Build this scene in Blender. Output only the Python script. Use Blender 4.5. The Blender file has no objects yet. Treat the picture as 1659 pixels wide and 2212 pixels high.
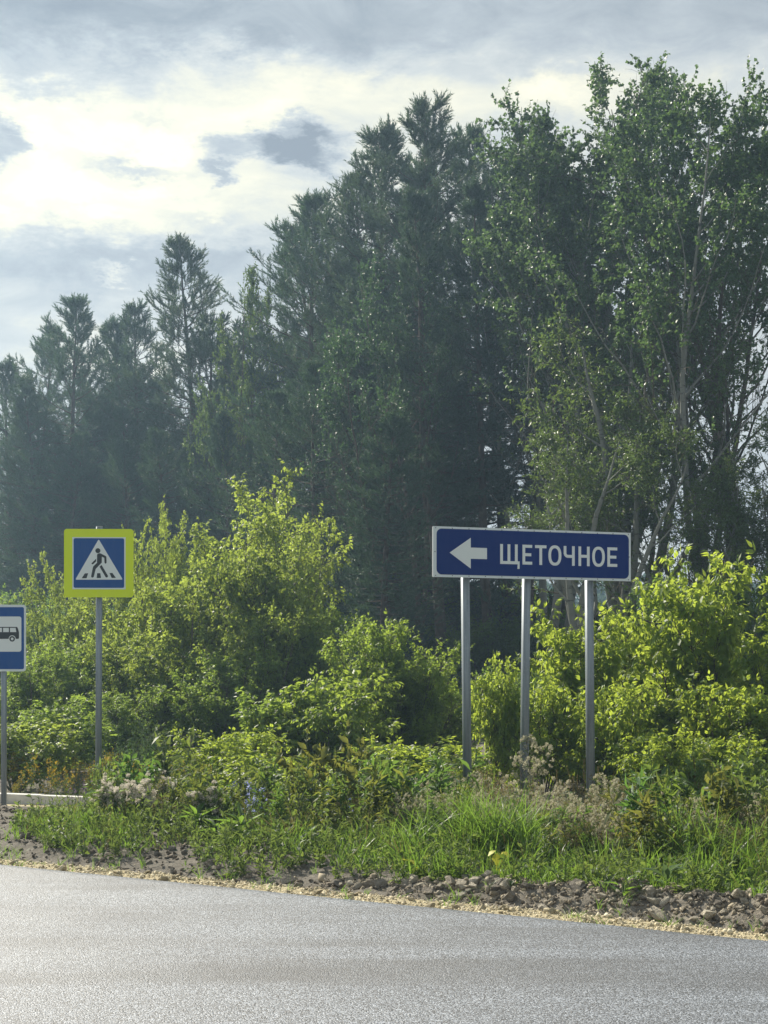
import bpy, bmesh, math, random
import numpy as np
from mathutils import Vector, Matrix, noise as mnoise

SC = bpy.context.scene
COL = SC.collection
PI = math.pi
random.seed(7)
RNG = np.random.default_rng(7)

# ------------------------------------------------------------------ camera
# the photograph measured at 1659 x 2212: focal 3200 px, horizon at row 1460, eye 1.5 m over the road
FPX, CX, HY, EYE = 3200.0, 829.5, 1460.0, 1.5
cam = bpy.data.cameras.new('camera')
camo = bpy.data.objects.new('camera', cam); COL.objects.link(camo)
camo.location = (0, 0, EYE); camo.rotation_euler = (math.radians(90), 0, 0)
cam.sensor_fit = 'HORIZONTAL'; cam.sensor_width = 36; cam.lens = 36 * FPX / 1659
cam.shift_y = (HY - 1106) / 1659
cam.clip_start = 0.1; cam.clip_end = 5000
SC.camera = camo

def wpt(px, py, Y):
    return ((px - CX) / FPX * Y, Y, EYE + (HY - py) / FPX * Y)

# ------------------------------------------------------------------ light and exposure
SUN_AZ, SUN_EL = math.radians(-38), math.radians(38)      # azimuth from +Y towards +X
SUN_STRENGTH = 5.0
SKY_STRENGTH = 0.10
SC.view_settings.view_transform = 'Standard'; SC.view_settings.look = 'None'
SC.view_settings.exposure = 0.80; SC.view_settings.gamma = 1.0
SC.view_settings.use_curve_mapping = False
SC.render.engine = 'CYCLES'
SC.cycles.use_denoising = True
SC.cycles.max_bounces = 8; SC.cycles.transmission_bounces = 6; SC.cycles.diffuse_bounces = 4
SC.cycles.volume_bounces = 0
SC.cycles.sample_clamp_indirect = 6

sdir = Vector((math.sin(SUN_AZ) * math.cos(SUN_EL), math.cos(SUN_AZ) * math.cos(SUN_EL), math.sin(SUN_EL)))
sun = bpy.data.lights.new('sun', 'SUN'); sun.energy = SUN_STRENGTH; sun.angle = math.radians(0.6)
sun.color = (1.0, 0.92, 0.78)
suno = bpy.data.objects.new('sun', sun); COL.objects.link(suno)
suno.rotation_euler = sdir.to_track_quat('Z', 'Y').to_euler(); suno.location = (-20, 20, 40)

class NT:
    """small node-tree writer"""
    def __init__(s, tree): s.t = tree; s.n = tree.nodes; s.l = tree.links
    def node(s, kind, **kw):
        n = s.n.new(kind)
        for k, v in kw.items(): setattr(n, k, v)
        return n
    def put(s, sock, v):
        if isinstance(v, bpy.types.NodeSocket): s.l.new(v, sock)
        elif v is not None: sock.default_value = v
    def m(s, op, a, b=None, c=None, clamp=False):
        n = s.n.new('ShaderNodeMath'); n.operation = op; n.use_clamp = clamp
        s.put(n.inputs[0], a)
        if b is not None: s.put(n.inputs[1], b)
        if c is not None: s.put(n.inputs[2], c)
        return n.outputs[0]
    def noise(s, vec, scale, detail=4, rough=0.55, dist=0.0, out=0):
        n = s.n.new('ShaderNodeTexNoise'); s.put(n.inputs['Vector'], vec)
        n.inputs['Scale'].default_value = scale; n.inputs['Detail'].default_value = detail
        n.inputs['Roughness'].default_value = rough; n.inputs['Distortion'].default_value = dist
        return n.outputs[out]
    def ramp(s, fac, stops, interp='LINEAR'):
        n = s.n.new('ShaderNodeValToRGB'); s.put(n.inputs[0], fac); r = n.color_ramp; r.interpolation = interp
        while len(r.elements) < len(stops): r.elements.new(0.5)
        for e, (p, c) in zip(r.elements, stops):
            e.position = p; e.color = (c[0], c[1], c[2], 1) if not np.isscalar(c) else (c, c, c, 1)
        return n.outputs[0]
    def mix(s, fac, a, b, mode='MIX'):
        n = s.n.new('ShaderNodeMix'); n.data_type = 'RGBA'; n.blend_type = mode
        s.put(n.inputs[0], fac)
        s.put(n.inputs[6], a if isinstance(a, bpy.types.NodeSocket) else (*a, 1))
        s.put(n.inputs[7], b if isinstance(b, bpy.types.NodeSocket) else (*b, 1))
        return n.outputs[2]
    def smooth(s, v, lo, hi):
        n = s.n.new('ShaderNodeMapRange'); n.interpolation_type = 'SMOOTHSTEP'
        s.put(n.inputs[0], v); n.inputs[1].default_value = lo; n.inputs[2].default_value = hi
        return n.outputs[0]

world = bpy.data.worlds.new('World'); SC.world = world; world.use_nodes = True
W = NT(world.node_tree); W.n.clear()
tc = W.node('ShaderNodeTexCoord'); sx = W.node('ShaderNodeSeparateXYZ'); W.l.new(tc.outputs['Generated'], sx.inputs[0])
dx, dy, dz = sx.outputs
hor = W.m('MAXIMUM', W.m('SQRT', W.m('ADD', W.m('MULTIPLY', dx, dx), W.m('MULTIPLY', dy, dy))), 0.02)
az = W.m('ARCTAN2', dx, dy)
el = W.m('MINIMUM', W.m('DIVIDE', W.m('MAXIMUM', dz, 0.0), hor), 6.0)
cmb = W.node('ShaderNodeCombineXYZ'); W.put(cmb.inputs[0], dx); W.put(cmb.inputs[1], dy)
W.put(cmb.inputs[2], W.m('MULTIPLY', dz, 2.3)); cv = cmb.outputs[0]
w1 = W.m('SUBTRACT', W.noise(cv, 9, 6, 0.62), 0.5); w2 = W.m('SUBTRACT', W.noise(cv, 11.7, 6, 0.62, 0.3), 0.5)
w3 = W.m('SUBTRACT', W.noise(cv, 34, 6, 0.7), 0.5); w4 = W.m('SUBTRACT', W.noise(cv, 41, 6, 0.7, 0.2), 0.5)
u = W.m('ADD', W.m('ADD', az, W.m('MULTIPLY', w1, 0.075)), W.m('MULTIPLY', w3, 0.045)); v = W.m('ADD', W.m('ADD', el, W.m('MULTIPLY', w2, 0.06)), W.m('MULTIPLY', w4, 0.040))
def skyxy(px, py):
    return math.atan((px - CX) / FPX), (HY - py) / FPX
def blob(px, py, rx, ry, amp, power=1.0):
    u0, v0 = skyxy(px, py)
    a = W.m('MULTIPLY', W.m('SUBTRACT', u, u0), FPX / rx); b = W.m('MULTIPLY', W.m('SUBTRACT', v, v0), FPX / ry)
    r2 = W.m('ADD', W.m('MULTIPLY', a, a), W.m('MULTIPLY', b, b))
    if power != 1.0: r2 = W.m('POWER', r2, power)
    return W.m('MULTIPLY', W.m('EXPONENT', W.m('MULTIPLY', r2, -1.0)), amp)
# cloud thickness: 0 thin and bright, 1 thick and grey
dens = W.m('ADD', 0.43, W.m('MULTIPLY', W.m('SUBTRACT', W.noise(cv, 4.2, 8, 0.6, 0.4), 0.5), 0.75))
dens = W.m('ADD', dens, W.m('MULTIPLY', W.m('SUBTRACT', W.noise(cv, 15, 7, 0.62, 0.8), 0.5), 0.75))
dens = W.m('ADD', dens, W.m('MULTIPLY', W.smooth(v, 0.385, 0.455), 0.22))     # the deck overhead
for b in [(330, 300, 520, 120, -0.36), (120, 470, 330, 60, -0.34), (640, 470, 260, 60, -0.22), (150, 330, 300, 120, -0.2),
          (650, 200, 300, 60, -0.18), (560, 140, 260, 40, -0.2),
          (1210, 195, 90, 40, -0.28), (1050, 330, 260, 120, -0.06), (1450, 200, 300, 200, -0.05), (330, 790, 500, 90, -0.10),
          (700, 60, 700, 80, 0.14), (130, 90, 380, 90, 0.22), (60, 200, 110, 30, 0.2),
          (270, 390, 110, 26, 0.42), (330, 262, 70, 18, 0.2), (250, 585, 420, 60, 0.26), (180, 700, 300, 60, 0.05),
          (430, 470, 90, 20, 0.2), (260, 605, 34, 12, -0.34)]:
    dens = W.m('ADD', dens, blob(*b))
for b in [(665, 328, 96, 42, 0.75, 1.6), (640, 285, 66, 52, 0.6, 1.6), (455, 318, 56, 36, 0.55, 1.6), (452, 372, 34, 18, 0.5, 1.6), (552, 305, 48, 40, 0.6, 1.6), (-14, 345, 42, 50, 0.6, 1.8)]:
    dens = W.m('ADD', dens, blob(*b))
cloud = W.ramp(dens, [(0.0, (0.68, 0.65, 0.52)), (0.20, (0.55, 0.55, 0.475)), (0.36, (0.43, 0.455, 0.455)), (0.60, (0.325, 0.36, 0.39)), (0.85, (0.235, 0.27, 0.305)), (1.0, (0.19, 0.222, 0.26))])
sky = W.node('ShaderNodeTexSky'); sky.sky_type = 'NISHITA'; sky.sun_disc = False
sky.sun_elevation = SUN_EL; sky.sun_rotation = SUN_AZ
SUNROT_NOTE = 'sun_rotation turns clockwise from +Y, as SUN_AZ does'
gl = W.m('MAXIMUM', W.m('ADD', W.m('ADD', W.m('MULTIPLY', dx, sdir.x), W.m('MULTIPLY', dy, sdir.y)), W.m('MULTIPLY', dz, sdir.z)), 0.0)
glow = W.m('ADD', 0.9, W.m('MULTIPLY', W.m('POWER', gl, 10.0), 0.15))      # clouds near the sun are brighter
cs = W.node('ShaderNodeVectorMath', operation='SCALE'); W.put(cs.inputs[0], cloud)
W.put(cs.inputs['Scale'], W.m('MULTIPLY', glow, 1.0 / SKY_STRENGTH))
cover = W.smooth(dens, -0.35, 0.05)
skyc = W.mix(W.m('MAXIMUM', cover, 0.86), sky.outputs[0], cs.outputs[0])
bg = W.node('ShaderNodeBackground'); W.put(bg.inputs[0], skyc); bg.inputs[1].default_value = SKY_STRENGTH
wo = W.node('ShaderNodeOutputWorld'); W.l.new(bg.outputs[0], wo.inputs[0])

# ------------------------------------------------------------------ helpers
def tag(o, label=None, cat=None, group=None, kind=None):
    if label: o['label'] = label
    if cat: o['category'] = cat
    if group: o['group'] = group
    if kind: o['kind'] = kind
    return o

def link(name, data, parent=None, loc=None):
    o = bpy.data.objects.new(name, data); COL.objects.link(o)
    if parent: o.parent = parent
    if loc is not None: o.location = loc
    return o

def empty(name, loc=(0, 0, 0), rz=0.0):
    o = link(name, None, loc=loc); o.rotation_euler = (0, 0, rz); o.empty_display_size = 0.3
    return o

def copy_tree(root):
    c = root.copy(); COL.objects.link(c)
    for ch in list(root.children):
        d = ch.copy(); COL.objects.link(d); d.parent = c
        for g in list(ch.children):
            e = g.copy(); COL.objects.link(e); e.parent = d
    return c

def mesh_np(name, V, faces, mat=None, tint=None, smooth=False):
    """V (n,3); faces: list of (m,k) int arrays"""
    me = bpy.data.meshes.new(name)
    V = np.asarray(V, np.float32).reshape(-1, 3)
    faces = [np.asarray(f, np.int32) for f in faces if len(f)]
    me.vertices.add(len(V)); me.vertices.foreach_set('co', V.ravel())
    nl = sum(f.size for f in faces); npoly = sum(len(f) for f in faces)
    me.loops.add(nl); me.loops.foreach_set('vertex_index', np.concatenate([f.ravel() for f in faces]))
    me.polygons.add(npoly)
    tot = np.concatenate([np.full(len(f), f.shape[1], np.int32) for f in faces])
    st = np.concatenate([[0], np.cumsum(tot)[:-1]]).astype(np.int32)
    me.polygons.foreach_set('loop_start', st)
    try: me.polygons.foreach_set('loop_total', tot)
    except Exception: pass
    if smooth: me.polygons.foreach_set('use_smooth', np.ones(npoly, bool))
    me.update(calc_edges=True)
    if tint is not None:
        a = me.attributes.new('tint', 'FLOAT', 'POINT'); a.data.foreach_set('value', np.asarray(tint, np.float32))
    if mat: me.materials.append(mat)
    return me

class Bag:
    """collects arrays of verts/faces/tints for one mesh"""
    def __init__(s): s.V = []; s.F = {}; s.T = []; s.n = 0
    def add(s, V, F, tint=0.5):
        V = np.asarray(V, np.float32).reshape(-1, 3)
        for f in (F if isinstance(F, list) else [F]):
            f = np.asarray(f, np.int64)
            if len(f): s.F.setdefault(f.shape[1], []).append(f + s.n)
        s.V.append(V); s.T.append(np.broadcast_to(np.asarray(tint, np.float32), (len(V),))); s.n += len(V)
    def inst(s, pv, pf, P, R, S, tint):
        """copies of a prototype (pv, pf) at P with rotations R (n,3,3), scales S, tint (n,)"""
        pv = np.asarray(pv, np.float32); n = len(P)
        if n == 0: return
        S = np.asarray(S, np.float32)
        if S.ndim == 1: S = S[:, None, None]
        else: S = S[:, None, :]
        V = np.einsum('nij,nmj->nmi', R, pv[None] * S) + P[:, None, :]
        off = (np.arange(n) * len(pv))[:, None, None]
        F = [(np.asarray(f)[None] + off).reshape(-1, np.asarray(f).shape[1]) for f in pf]
        s.add(V.reshape(-1, 3), F, np.repeat(tint, len(pv)))
    def build(s, name, mat, parent=None, smooth=False):
        me = mesh_np(name, np.concatenate(s.V), [np.concatenate(f) for f in s.F.values()], mat, np.concatenate(s.T), smooth)
        return link(name, me, parent)

def norm(a): return a / np.maximum(np.linalg.norm(a, axis=-1, keepdims=True), 1e-9)

def frames(ax, up):
    """rotation with local +Y along ax and local +Z as near up as it can"""
    y = norm(ax); z = norm(up - (up * y).sum(-1, keepdims=True) * y); x = np.cross(y, z)
    return np.stack([x, y, z], -1)

def tube(bag, P, Rd, k=6, tint=0.5):
    """P (n,s,3) polylines with radii Rd (n,s)"""
    n, s_, _ = P.shape
    T = np.empty_like(P); T[:, 1:-1] = P[:, 2:] - P[:, :-2]; T[:, 0] = P[:, 1] - P[:, 0]; T[:, -1] = P[:, -1] - P[:, -2]
    T = norm(T)
    ref = np.where(np.abs(T[:, :1, 2:3]) > 0.9, np.array([[[1.0, 0, 0]]]), np.array([[[0, 0, 1.0]]])) + 0 * T
    A = norm(np.cross(T, ref)); B = np.cross(T, A)
    ang = np.arange(k) * 2 * PI / k
    V = P[:, :, None] + Rd[:, :, None, None] * (np.cos(ang)[None, None, :, None] * A[:, :, None] + np.sin(ang)[None, None, :, None] * B[:, :, None])
    i = np.arange(s_ - 1)[:, None]; j = np.arange(k)[None]
    q = np.stack([i * k + j, i * k + (j + 1) % k, (i + 1) * k + (j + 1) % k, (i + 1) * k + j], -1).reshape(-1, 4)
    F = (q[None] + (np.arange(n) * s_ * k)[:, None, None]).reshape(-1, 4)
    bag.add(V.reshape(-1, 3), F, tint)

def grow(rng, P0, D0, L, S, wander=0.12, up=0.0):
    n = len(P0); P = np.empty((n, S + 1, 3)); P[:, 0] = P0; d = norm(D0); L = np.broadcast_to(L, (n,))
    upv = np.array([0, 0, 1.0]); up = np.asarray(up) if np.ndim(up) == 0 else np.asarray(up)[:, None]
    for i in range(S):
        P[:, i + 1] = P[:, i] + d * (L / S)[:, None]
        d = norm(d + rng.normal(0, wander, (n, 3)) + upv * up)
    return P

def along(P, t):
    """points and tangents at param t (n,m) on polylines P (n,s,3)"""
    n, s_, _ = P.shape; f = np.clip(t, 0, 0.9999) * (s_ - 1); i = f.astype(int); a = (f - i)[..., None]
    idx = np.arange(n)[:, None]
    p0 = P[idx, i]; p1 = P[idx, i + 1]
    return p0 * (1 - a) + p1 * a, norm(p1 - p0)

def spawn(rng, P, m, t0, t1, a0, a1, flat=0.0):
    n = len(P); t = (np.arange(m)[None] + rng.uniform(0, 1, (n, m))) / m * (t1 - t0) + t0
    p, d = along(P, t)
    r = rng.normal(0, 1, (n, m, 3)); r[..., 2] *= (1 - flat)
    perp = norm(r - (r * d).sum(-1, keepdims=True) * d)
    a = rng.uniform(a0, a1, (n, m, 1))
    return p.reshape(-1, 3), (d * np.cos(a) + perp * np.sin(a)).reshape(-1, 3), t.reshape(-1), np.repeat(np.arange(n), m)

# ------------------------------------------------------------------ materials
def newmat(name):
    m = bpy.data.materials.new(name); m.use_nodes = True; t = NT(m.node_tree); t.n.clear()
    out = t.node('ShaderNodeOutputMaterial'); return m, t, out

def foliage(name, dark, light, trans, tw=0.45, rough=0.5, spec=0.35, patch=1.2):
    m, t, out = newmat(name)
    at = t.node('ShaderNodeAttribute', attribute_name='tint'); oi = t.node('ShaderNodeObjectInfo')
    geo = t.node('ShaderNodeTexCoord')
    nz = t.noise(geo.outputs['Object'], patch, 2)
    f = t.m('ADD', t.m('MULTIPLY', at.outputs['Fac'], 0.75), t.m('MULTIPLY', t.m('SUBTRACT', nz, 0.4), 0.9), clamp=True)
    base = t.mix(f, dark, light)
    base = t.mix(1.0, base, oi.outputs['Color'], 'MULTIPLY')
    tr = t.mix(1.0, t.mix(f, tuple(x * 0.75 for x in trans), trans), oi.outputs['Color'], 'MULTIPLY')
    pb = t.node('ShaderNodeBsdfPrincipled'); t.put(pb.inputs['Base Color'], base)
    pb.inputs['Roughness'].default_value = rough; pb.inputs['Specular IOR Level'].default_value = spec
    tl = t.node('ShaderNodeBsdfTranslucent'); t.put(tl.inputs['Color'], tr)
    mx = t.node('ShaderNodeMixShader'); mx.inputs[0].default_value = tw
    t.l.new(pb.outputs[0], mx.inputs[1]); t.l.new(tl.outputs[0], mx.inputs[2]); t.l.new(mx.outputs[0], out.inputs[0])
    return m

def plain(name, col, rough=0.6, metal=0.0, spec=0.5, var=0.0, scale=8.0, bump=0.0, bscale=60.0, col2=None, coat=0.0):
    m, t, out = newmat(name); geo = t.node('ShaderNodeTexCoord'); co = geo.outputs['Object']
    pb = t.node('ShaderNodeBsdfPrincipled')
    c2 = col2 if col2 else tuple(x * (1 - var) for x in col)
    if var or col2: t.put(pb.inputs['Base Color'], t.mix(t.smooth(t.noise(co, scale, 5, 0.6), 0.3, 0.7), col, c2))
    else: pb.inputs['Base Color'].default_value = (*col, 1)
    pb.inputs['Roughness'].default_value = rough; pb.inputs['Metallic'].default_value = metal
    pb.inputs['Specular IOR Level'].default_value = spec
    if bump:
        b = t.node('ShaderNodeBump'); b.inputs['Strength'].default_value = bump; b.inputs['Distance'].default_value = 0.01
        t.put(b.inputs['Height'], t.noise(co, bscale, 6, 0.6)); t.l.new(b.outputs[0], pb.inputs['Normal'])
    t.l.new(pb.outputs[0], out.inputs[0]); return m

M = {}
M['boxelder'] = foliage('boxelder_leaf', (0.030, 0.066, 0.012), (0.085, 0.15, 0.028), (0.46, 0.57, 0.08), 0.52, 0.45, 0.35)
M['poplar'] = foliage('poplar_leaf', (0.026, 0.056, 0.026), (0.070, 0.120, 0.052), (0.20, 0.31, 0.08), 0.33, 0.46, 0.5)
M['pine'] = foliage('pine_needles', (0.026, 0.060, 0.044), (0.072, 0.128, 0.092), (0.11, 0.18, 0.07), 0.28, 0.5, 0.35, 0.8)
M['grass'] = foliage('grass_blade', (0.028, 0.075, 0.016), (0.10, 0.18, 0.035), (0.28, 0.46, 0.06), 0.45, 0.45, 0.4, 0.7)
M['herb'] = foliage('herb_leaf', (0.030, 0.068, 0.020), (0.080, 0.130, 0.040), (0.27, 0.37, 0.07), 0.40, 0.55, 0.35)
M['mugwort'] = foliage('mugwort_leaf', (0.06, 0.11, 0.055), (0.11, 0.17, 0.09), (0.16, 0.25, 0.08), 0.32, 0.6, 0.2)
M['dry'] = foliage('dry_plant', (0.085, 0.072, 0.03), (0.24, 0.20, 0.08), (0.34, 0.28, 0.10), 0.35, 0.7, 0.2)
M['fluff'] = foliage('seed_fluff', (0.36, 0.33, 0.22), (0.64, 0.62, 0.48), (0.55, 0.52, 0.36), 0.45, 0.9, 0.05)
M['pale_fluff'] = foliage('pale_fluff', (0.62, 0.55, 0.46), (0.82, 0.78, 0.70), (0.75, 0.70, 0.6), 0.45, 0.9, 0.05)
M['yellow_flower'] = foliage('yellow_petal', (0.38, 0.27, 0.03), (0.55, 0.43, 0.06), (0.50, 0.40, 0.05), 0.4, 0.6, 0.2)
M['yellow_leaf'] = foliage('yellow_leaf', (0.42, 0.42, 0.04), (0.62, 0.60, 0.08), (0.62, 0.62, 0.06), 0.45, 0.5, 0.3)
M['blue_flower'] = foliage('blue_petal', (0.38, 0.44, 0.78), (0.50, 0.55, 0.85), (0.5, 0.55, 0.9), 0.4, 0.6, 0.2)
M['purple_flower'] = foliage('purple_petal', (0.22, 0.12, 0.30), (0.36, 0.24, 0.42), (0.4, 0.25, 0.45), 0.4, 0.6, 0.2)
M['bark'] = plain('grey_brown_bark', (0.13, 0.105, 0.085), 0.9, var=0.5, scale=6, bump=0.8, bscale=14)
M['pine_bark'] = plain('pine_bark', (0.10, 0.075, 0.06), 0.9, var=0.5, scale=5, bump=0.8, bscale=12)
M['twig'] = plain('twig_bark', (0.10, 0.082, 0.055), 0.85, var=0.3)
M['green_stem'] = plain('green_stem', (0.07, 0.11, 0.035), 0.6, var=0.4)

def pale_bark():
    m, t, out = newmat('pale_bark'); co = t.node('ShaderNodeTexCoord').outputs['Object']
    mp = t.node('ShaderNodeMapping'); t.put(mp.inputs[0], co); mp.inputs['Scale'].default_value = (1, 1, 5)
    n1 = t.noise(mp.outputs[0], 2.4, 6, 0.7); n2 = t.noise(co, 9, 5, 0.7)
    c = t.mix(t.smooth(n1, 0.55, 0.66), (0.20, 0.205, 0.18), (0.04, 0.036, 0.032))
    c = t.mix(t.m('MULTIPLY', t.smooth(n2, 0.5, 0.8), 0.6), c, (0.16, 0.17, 0.12))
    pb = t.node('ShaderNodeBsdfPrincipled'); t.put(pb.inputs['Base Color'], c); pb.inputs['Roughness'].default_value = 0.8
    b = t.node('ShaderNodeBump'); b.inputs['Strength'].default_value = 0.6; b.inputs['Distance'].default_value = 0.02
    t.put(b.inputs['Height'], n1); t.l.new(b.outputs[0], pb.inputs['Normal'])
    t.l.new(pb.outputs[0], out.inputs[0]); return m
M['pale_bark'] = pale_bark()

# ------------------------------------------------------------------ road frame: s runs along the asphalt edge, t away from it
EA = np.array([-3.05, 11.76]); ED = np.array([0.8393, -0.5436]); EN = np.array([0.5436, 0.8393])
def st2w(s, t): return EA[0] + ED[0] * s + EN[0] * t, EA[1] + ED[1] * s + EN[1] * t
def w2st(x, y):
    return (x - EA[0]) * ED[0] + (y - EA[1]) * ED[1], (x - EA[0]) * EN[0] + (y - EA[1]) * EN[1]
_NG = {}
def vnoise(x, y, sc, seed=0):
    """fast 2D value noise, 0..1"""
    g = _NG.setdefault(seed, np.random.default_rng(100 + seed).uniform(0, 1, (256, 256)))
    X = np.asarray(x, float) * sc + 37.3 * seed; Y = np.asarray(y, float) * sc + 11.9 * seed
    i = np.floor(X).astype(int); j = np.floor(Y).astype(int); a = X - i; b = Y - j
    a = a * a * (3 - 2 * a); b = b * b * (3 - 2 * b); i0, i1, j0, j1 = i & 255, (i + 1) & 255, j & 255, (j + 1) & 255
    return (g[i0, j0] * (1 - a) + g[i1, j0] * a) * (1 - b) + (g[i0, j1] * (1 - a) + g[i1, j1] * a) * b
def fbm(x, y, sc, oct=4, seed=0):
    r = 0; amp = 0.5; tot = 0
    for o in range(oct): r = r + amp * vnoise(x, y, sc * 2 ** o, seed + o); tot += amp; amp *= 0.55
    return r / tot
def sstep(x, a, b):
    q = np.clip((np.asarray(x, float) - a) / (b - a), 0, 1); return q * q * (3 - 2 * q)
def edge_wob(s): return 0.05 * (fbm(s, s * 0 + 3.1, 0.9, 3, 5) - 0.5)

def ground_z(x, y):
    s, t = w2st(x, y)
    z = -0.16 + 0.10 * sstep(t, -0.05, 0.05) + 0.0 * t
    n = fbm(x, y, 1.3, 4, 1)
    z = z + sstep(t, 0.3, 1.6) * (0.06 + 0.14 * (n - 0.4))
    # bank of bare earth at the left rises behind the shoulder
    left = 1 - sstep(s, 2.0, 4.6)
    z = z + left * sstep(t, 0.35, 1.2) * (0.10 * (1 - sstep(t, 2.4, 3.6)) - 0.20 * sstep(t, 3.2, 4.6) * (1 - sstep(t, 6.5, 8)))
    z = z + sstep(t, 0.15, 0.5) * (1 - sstep(t, 3, 6)) * 0.09 * (fbm(x, y, 6, 4, 2) - 0.5)
    z = z + sstep(t, 6, 30) * 0.25 * (fbm(x, y, 0.15, 3, 9) - 0.3)
    return z
def berm_h(s):
    return (0.05 + 0.17 * sstep(s, 2.6, 5.2)) * (0.75 + 0.5 * fbm(s, s * 0, 1.6, 2, 7))
def berm_z(x, y):
    s, t = w2st(x, y); c = 0.84 + 0.10 * (fbm(s, s * 0 + 9, 0.8, 2, 12) - 0.5)
    prof = np.exp(-((t - c) / 0.29) ** 2 * np.where(t < c, 1.0, 0.8))
    lump = 0.10 * (fbm(x, y, 7, 4, 3) - 0.5) + 0.05 * (vnoise(x, y, 24, 4) - 0.5)
    return -0.075 + berm_h(s) * prof + lump * sstep(t, 0.28, 0.5) * (1 - sstep(t, 1.25, 1.5)) * (0.5 + 2.5 * berm_h(s)) - 0.10 * (1 - sstep(t, 0.22, 0.34)) - 0.14 * sstep(t, 1.3, 1.6)

def grid_mesh(name, ss, tt, zf, mat, lift=0.0, wob=None):
    S_, T_ = np.meshgrid(ss, tt, indexing='ij')
    if wob is not None: T_ = T_ + wob(S_, T_)
    X, Y = st2w(S_, T_); Z = zf(X, Y) + lift
    V = np.stack([X, Y, Z], -1).reshape(-1, 3); a, b = len(ss), len(tt)
    i, j = np.meshgrid(np.arange(a - 1), np.arange(b - 1), indexing='ij')
    F = np.stack([i * b + j, (i + 1) * b + j, (i + 1) * b + j + 1, i * b + j + 1], -1).reshape(-1, 4)
    return link(name, mesh_np(name, V, [F], mat, smooth=True))

def dirt_mat(name, c1, c2, c3, scale=9.0, b=1.0):
    m, t, out = newmat(name); co = t.node('ShaderNodeTexCoord').outputs['Object']
    n1 = t.noise(co, scale, 8, 0.68); n2 = t.noise(co, scale * 6, 6, 0.7); n3 = t.noise(co, 0.8, 3)
    c = t.mix(t.smooth(n1, 0.35, 0.65), c1, c2); c = t.mix(t.m('MULTIPLY', t.smooth(n2, 0.55, 0.72), 0.8), c, c3)
    c = t.mix(t.m('MULTIPLY', t.smooth(n3, 0.4, 0.7), 0.3), c, c1)
    pb = t.node('ShaderNodeBsdfPrincipled'); t.put(pb.inputs['Base Color'], c)
    pb.inputs['Roughness'].default_value = 0.95; pb.inputs['Specular IOR Level'].default_value = 0.15
    bn = t.node('ShaderNodeBump'); bn.inputs['Strength'].default_value = b; bn.inputs['Distance'].default_value = 0.03
    t.put(bn.inputs['Height'], t.m('ADD', n1, t.m('MULTIPLY', n2, 0.5))); t.l.new(bn.outputs[0], pb.inputs['Normal'])
    t.l.new(pb.outputs[0], out.inputs[0]); return m
M['earth'] = dirt_mat('earth', (0.12, 0.108, 0.09), (0.21, 0.192, 0.162), (0.30, 0.275, 0.23))
M['berm'] = dirt_mat('berm_earth', (0.16, 0.145, 0.12), (0.26, 0.235, 0.195), (0.38, 0.345, 0.28), 14)
M['sand'] = dirt_mat('sandy_rubble', (0.40, 0.34, 0.21), (0.56, 0.49, 0.32), (0.66, 0.60, 0.43), 16)

def asphalt():
    m, t, out = newmat('asphalt'); co = t.node('ShaderNodeTexCoord').outputs['Object']
    mp = t.node('ShaderNodeMapping'); t.put(mp.inputs[0], co)
    mp.inputs['Rotation'].default_value = (0, 0, math.atan2(-ED[1], ED[0])); mp.inputs['Scale'].default_value = (0.14, 1.0, 1)
    streak = t.noise(mp.outputs[0], 1.5, 4, 0.6); patch = t.noise(co, 0.9, 4, 0.6)
    vo = t.node('ShaderNodeTexVoronoi'); t.put(vo.inputs['Vector'], co); vo.inputs['Scale'].default_value = 135
    sp_ = t.node('ShaderNodeSeparateColor'); t.l.new(vo.outputs['Color'], sp_.inputs[0])
    gr = t.noise(co, 160, 3, 0.7)
    g = t.m('ADD', t.m('MULTIPLY', sp_.outputs[0], 0.75), t.m('MULTIPLY', gr, 0.3))
    c = t.ramp(g, [(0.18, (0.012, 0.013, 0.016)), (0.40, (0.045, 0.053, 0.066)), (0.64, (0.135, 0.155, 0.185)), (0.95, (0.38, 0.42, 0.48))])
    sf = t.m('ADD', t.m('MULTIPLY', t.smooth(streak, 0.38, 0.66), 0.55), t.m('MULTIPLY', t.smooth(patch, 0.4, 0.75), 0.22))
    c = t.mix(sf, c, (0.030, 0.031, 0.034))
    pb = t.node('ShaderNodeBsdfPrincipled'); t.put(pb.inputs['Base Color'], c)
    t.put(pb.inputs['Roughness'], t.m('ADD', 0.50, t.m('MULTIPLY', patch, 0.14))); pb.inputs['Specular IOR Level'].default_value = 0.8
    b = t.node('ShaderNodeBump'); b.inputs['Strength'].default_value = 0.6; b.inputs['Distance'].default_value = 0.007
    t.put(b.inputs['Height'], t.m('SUBTRACT', t.m('MULTIPLY', gr, 0.8), vo.outputs['Distance'])); t.l.new(b.outputs[0], pb.inputs['Normal'])
    t.l.new(pb.outputs[0], out.inputs[0]); return m
M['asphalt'] = asphalt()

def spaced(lo, hi, near_lo, near_hi, fine, growf=1.35):
    a = list(np.arange(near_lo, near_hi + 1e-6, fine)); d = fine
    while a[-1] < hi: d *= growf; a.append(min(hi, a[-1] + d))
    d = fine
    while a[0] > lo: d *= growf; a.insert(0, max(lo, a[0] - d))
    return np.array(a)

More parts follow.
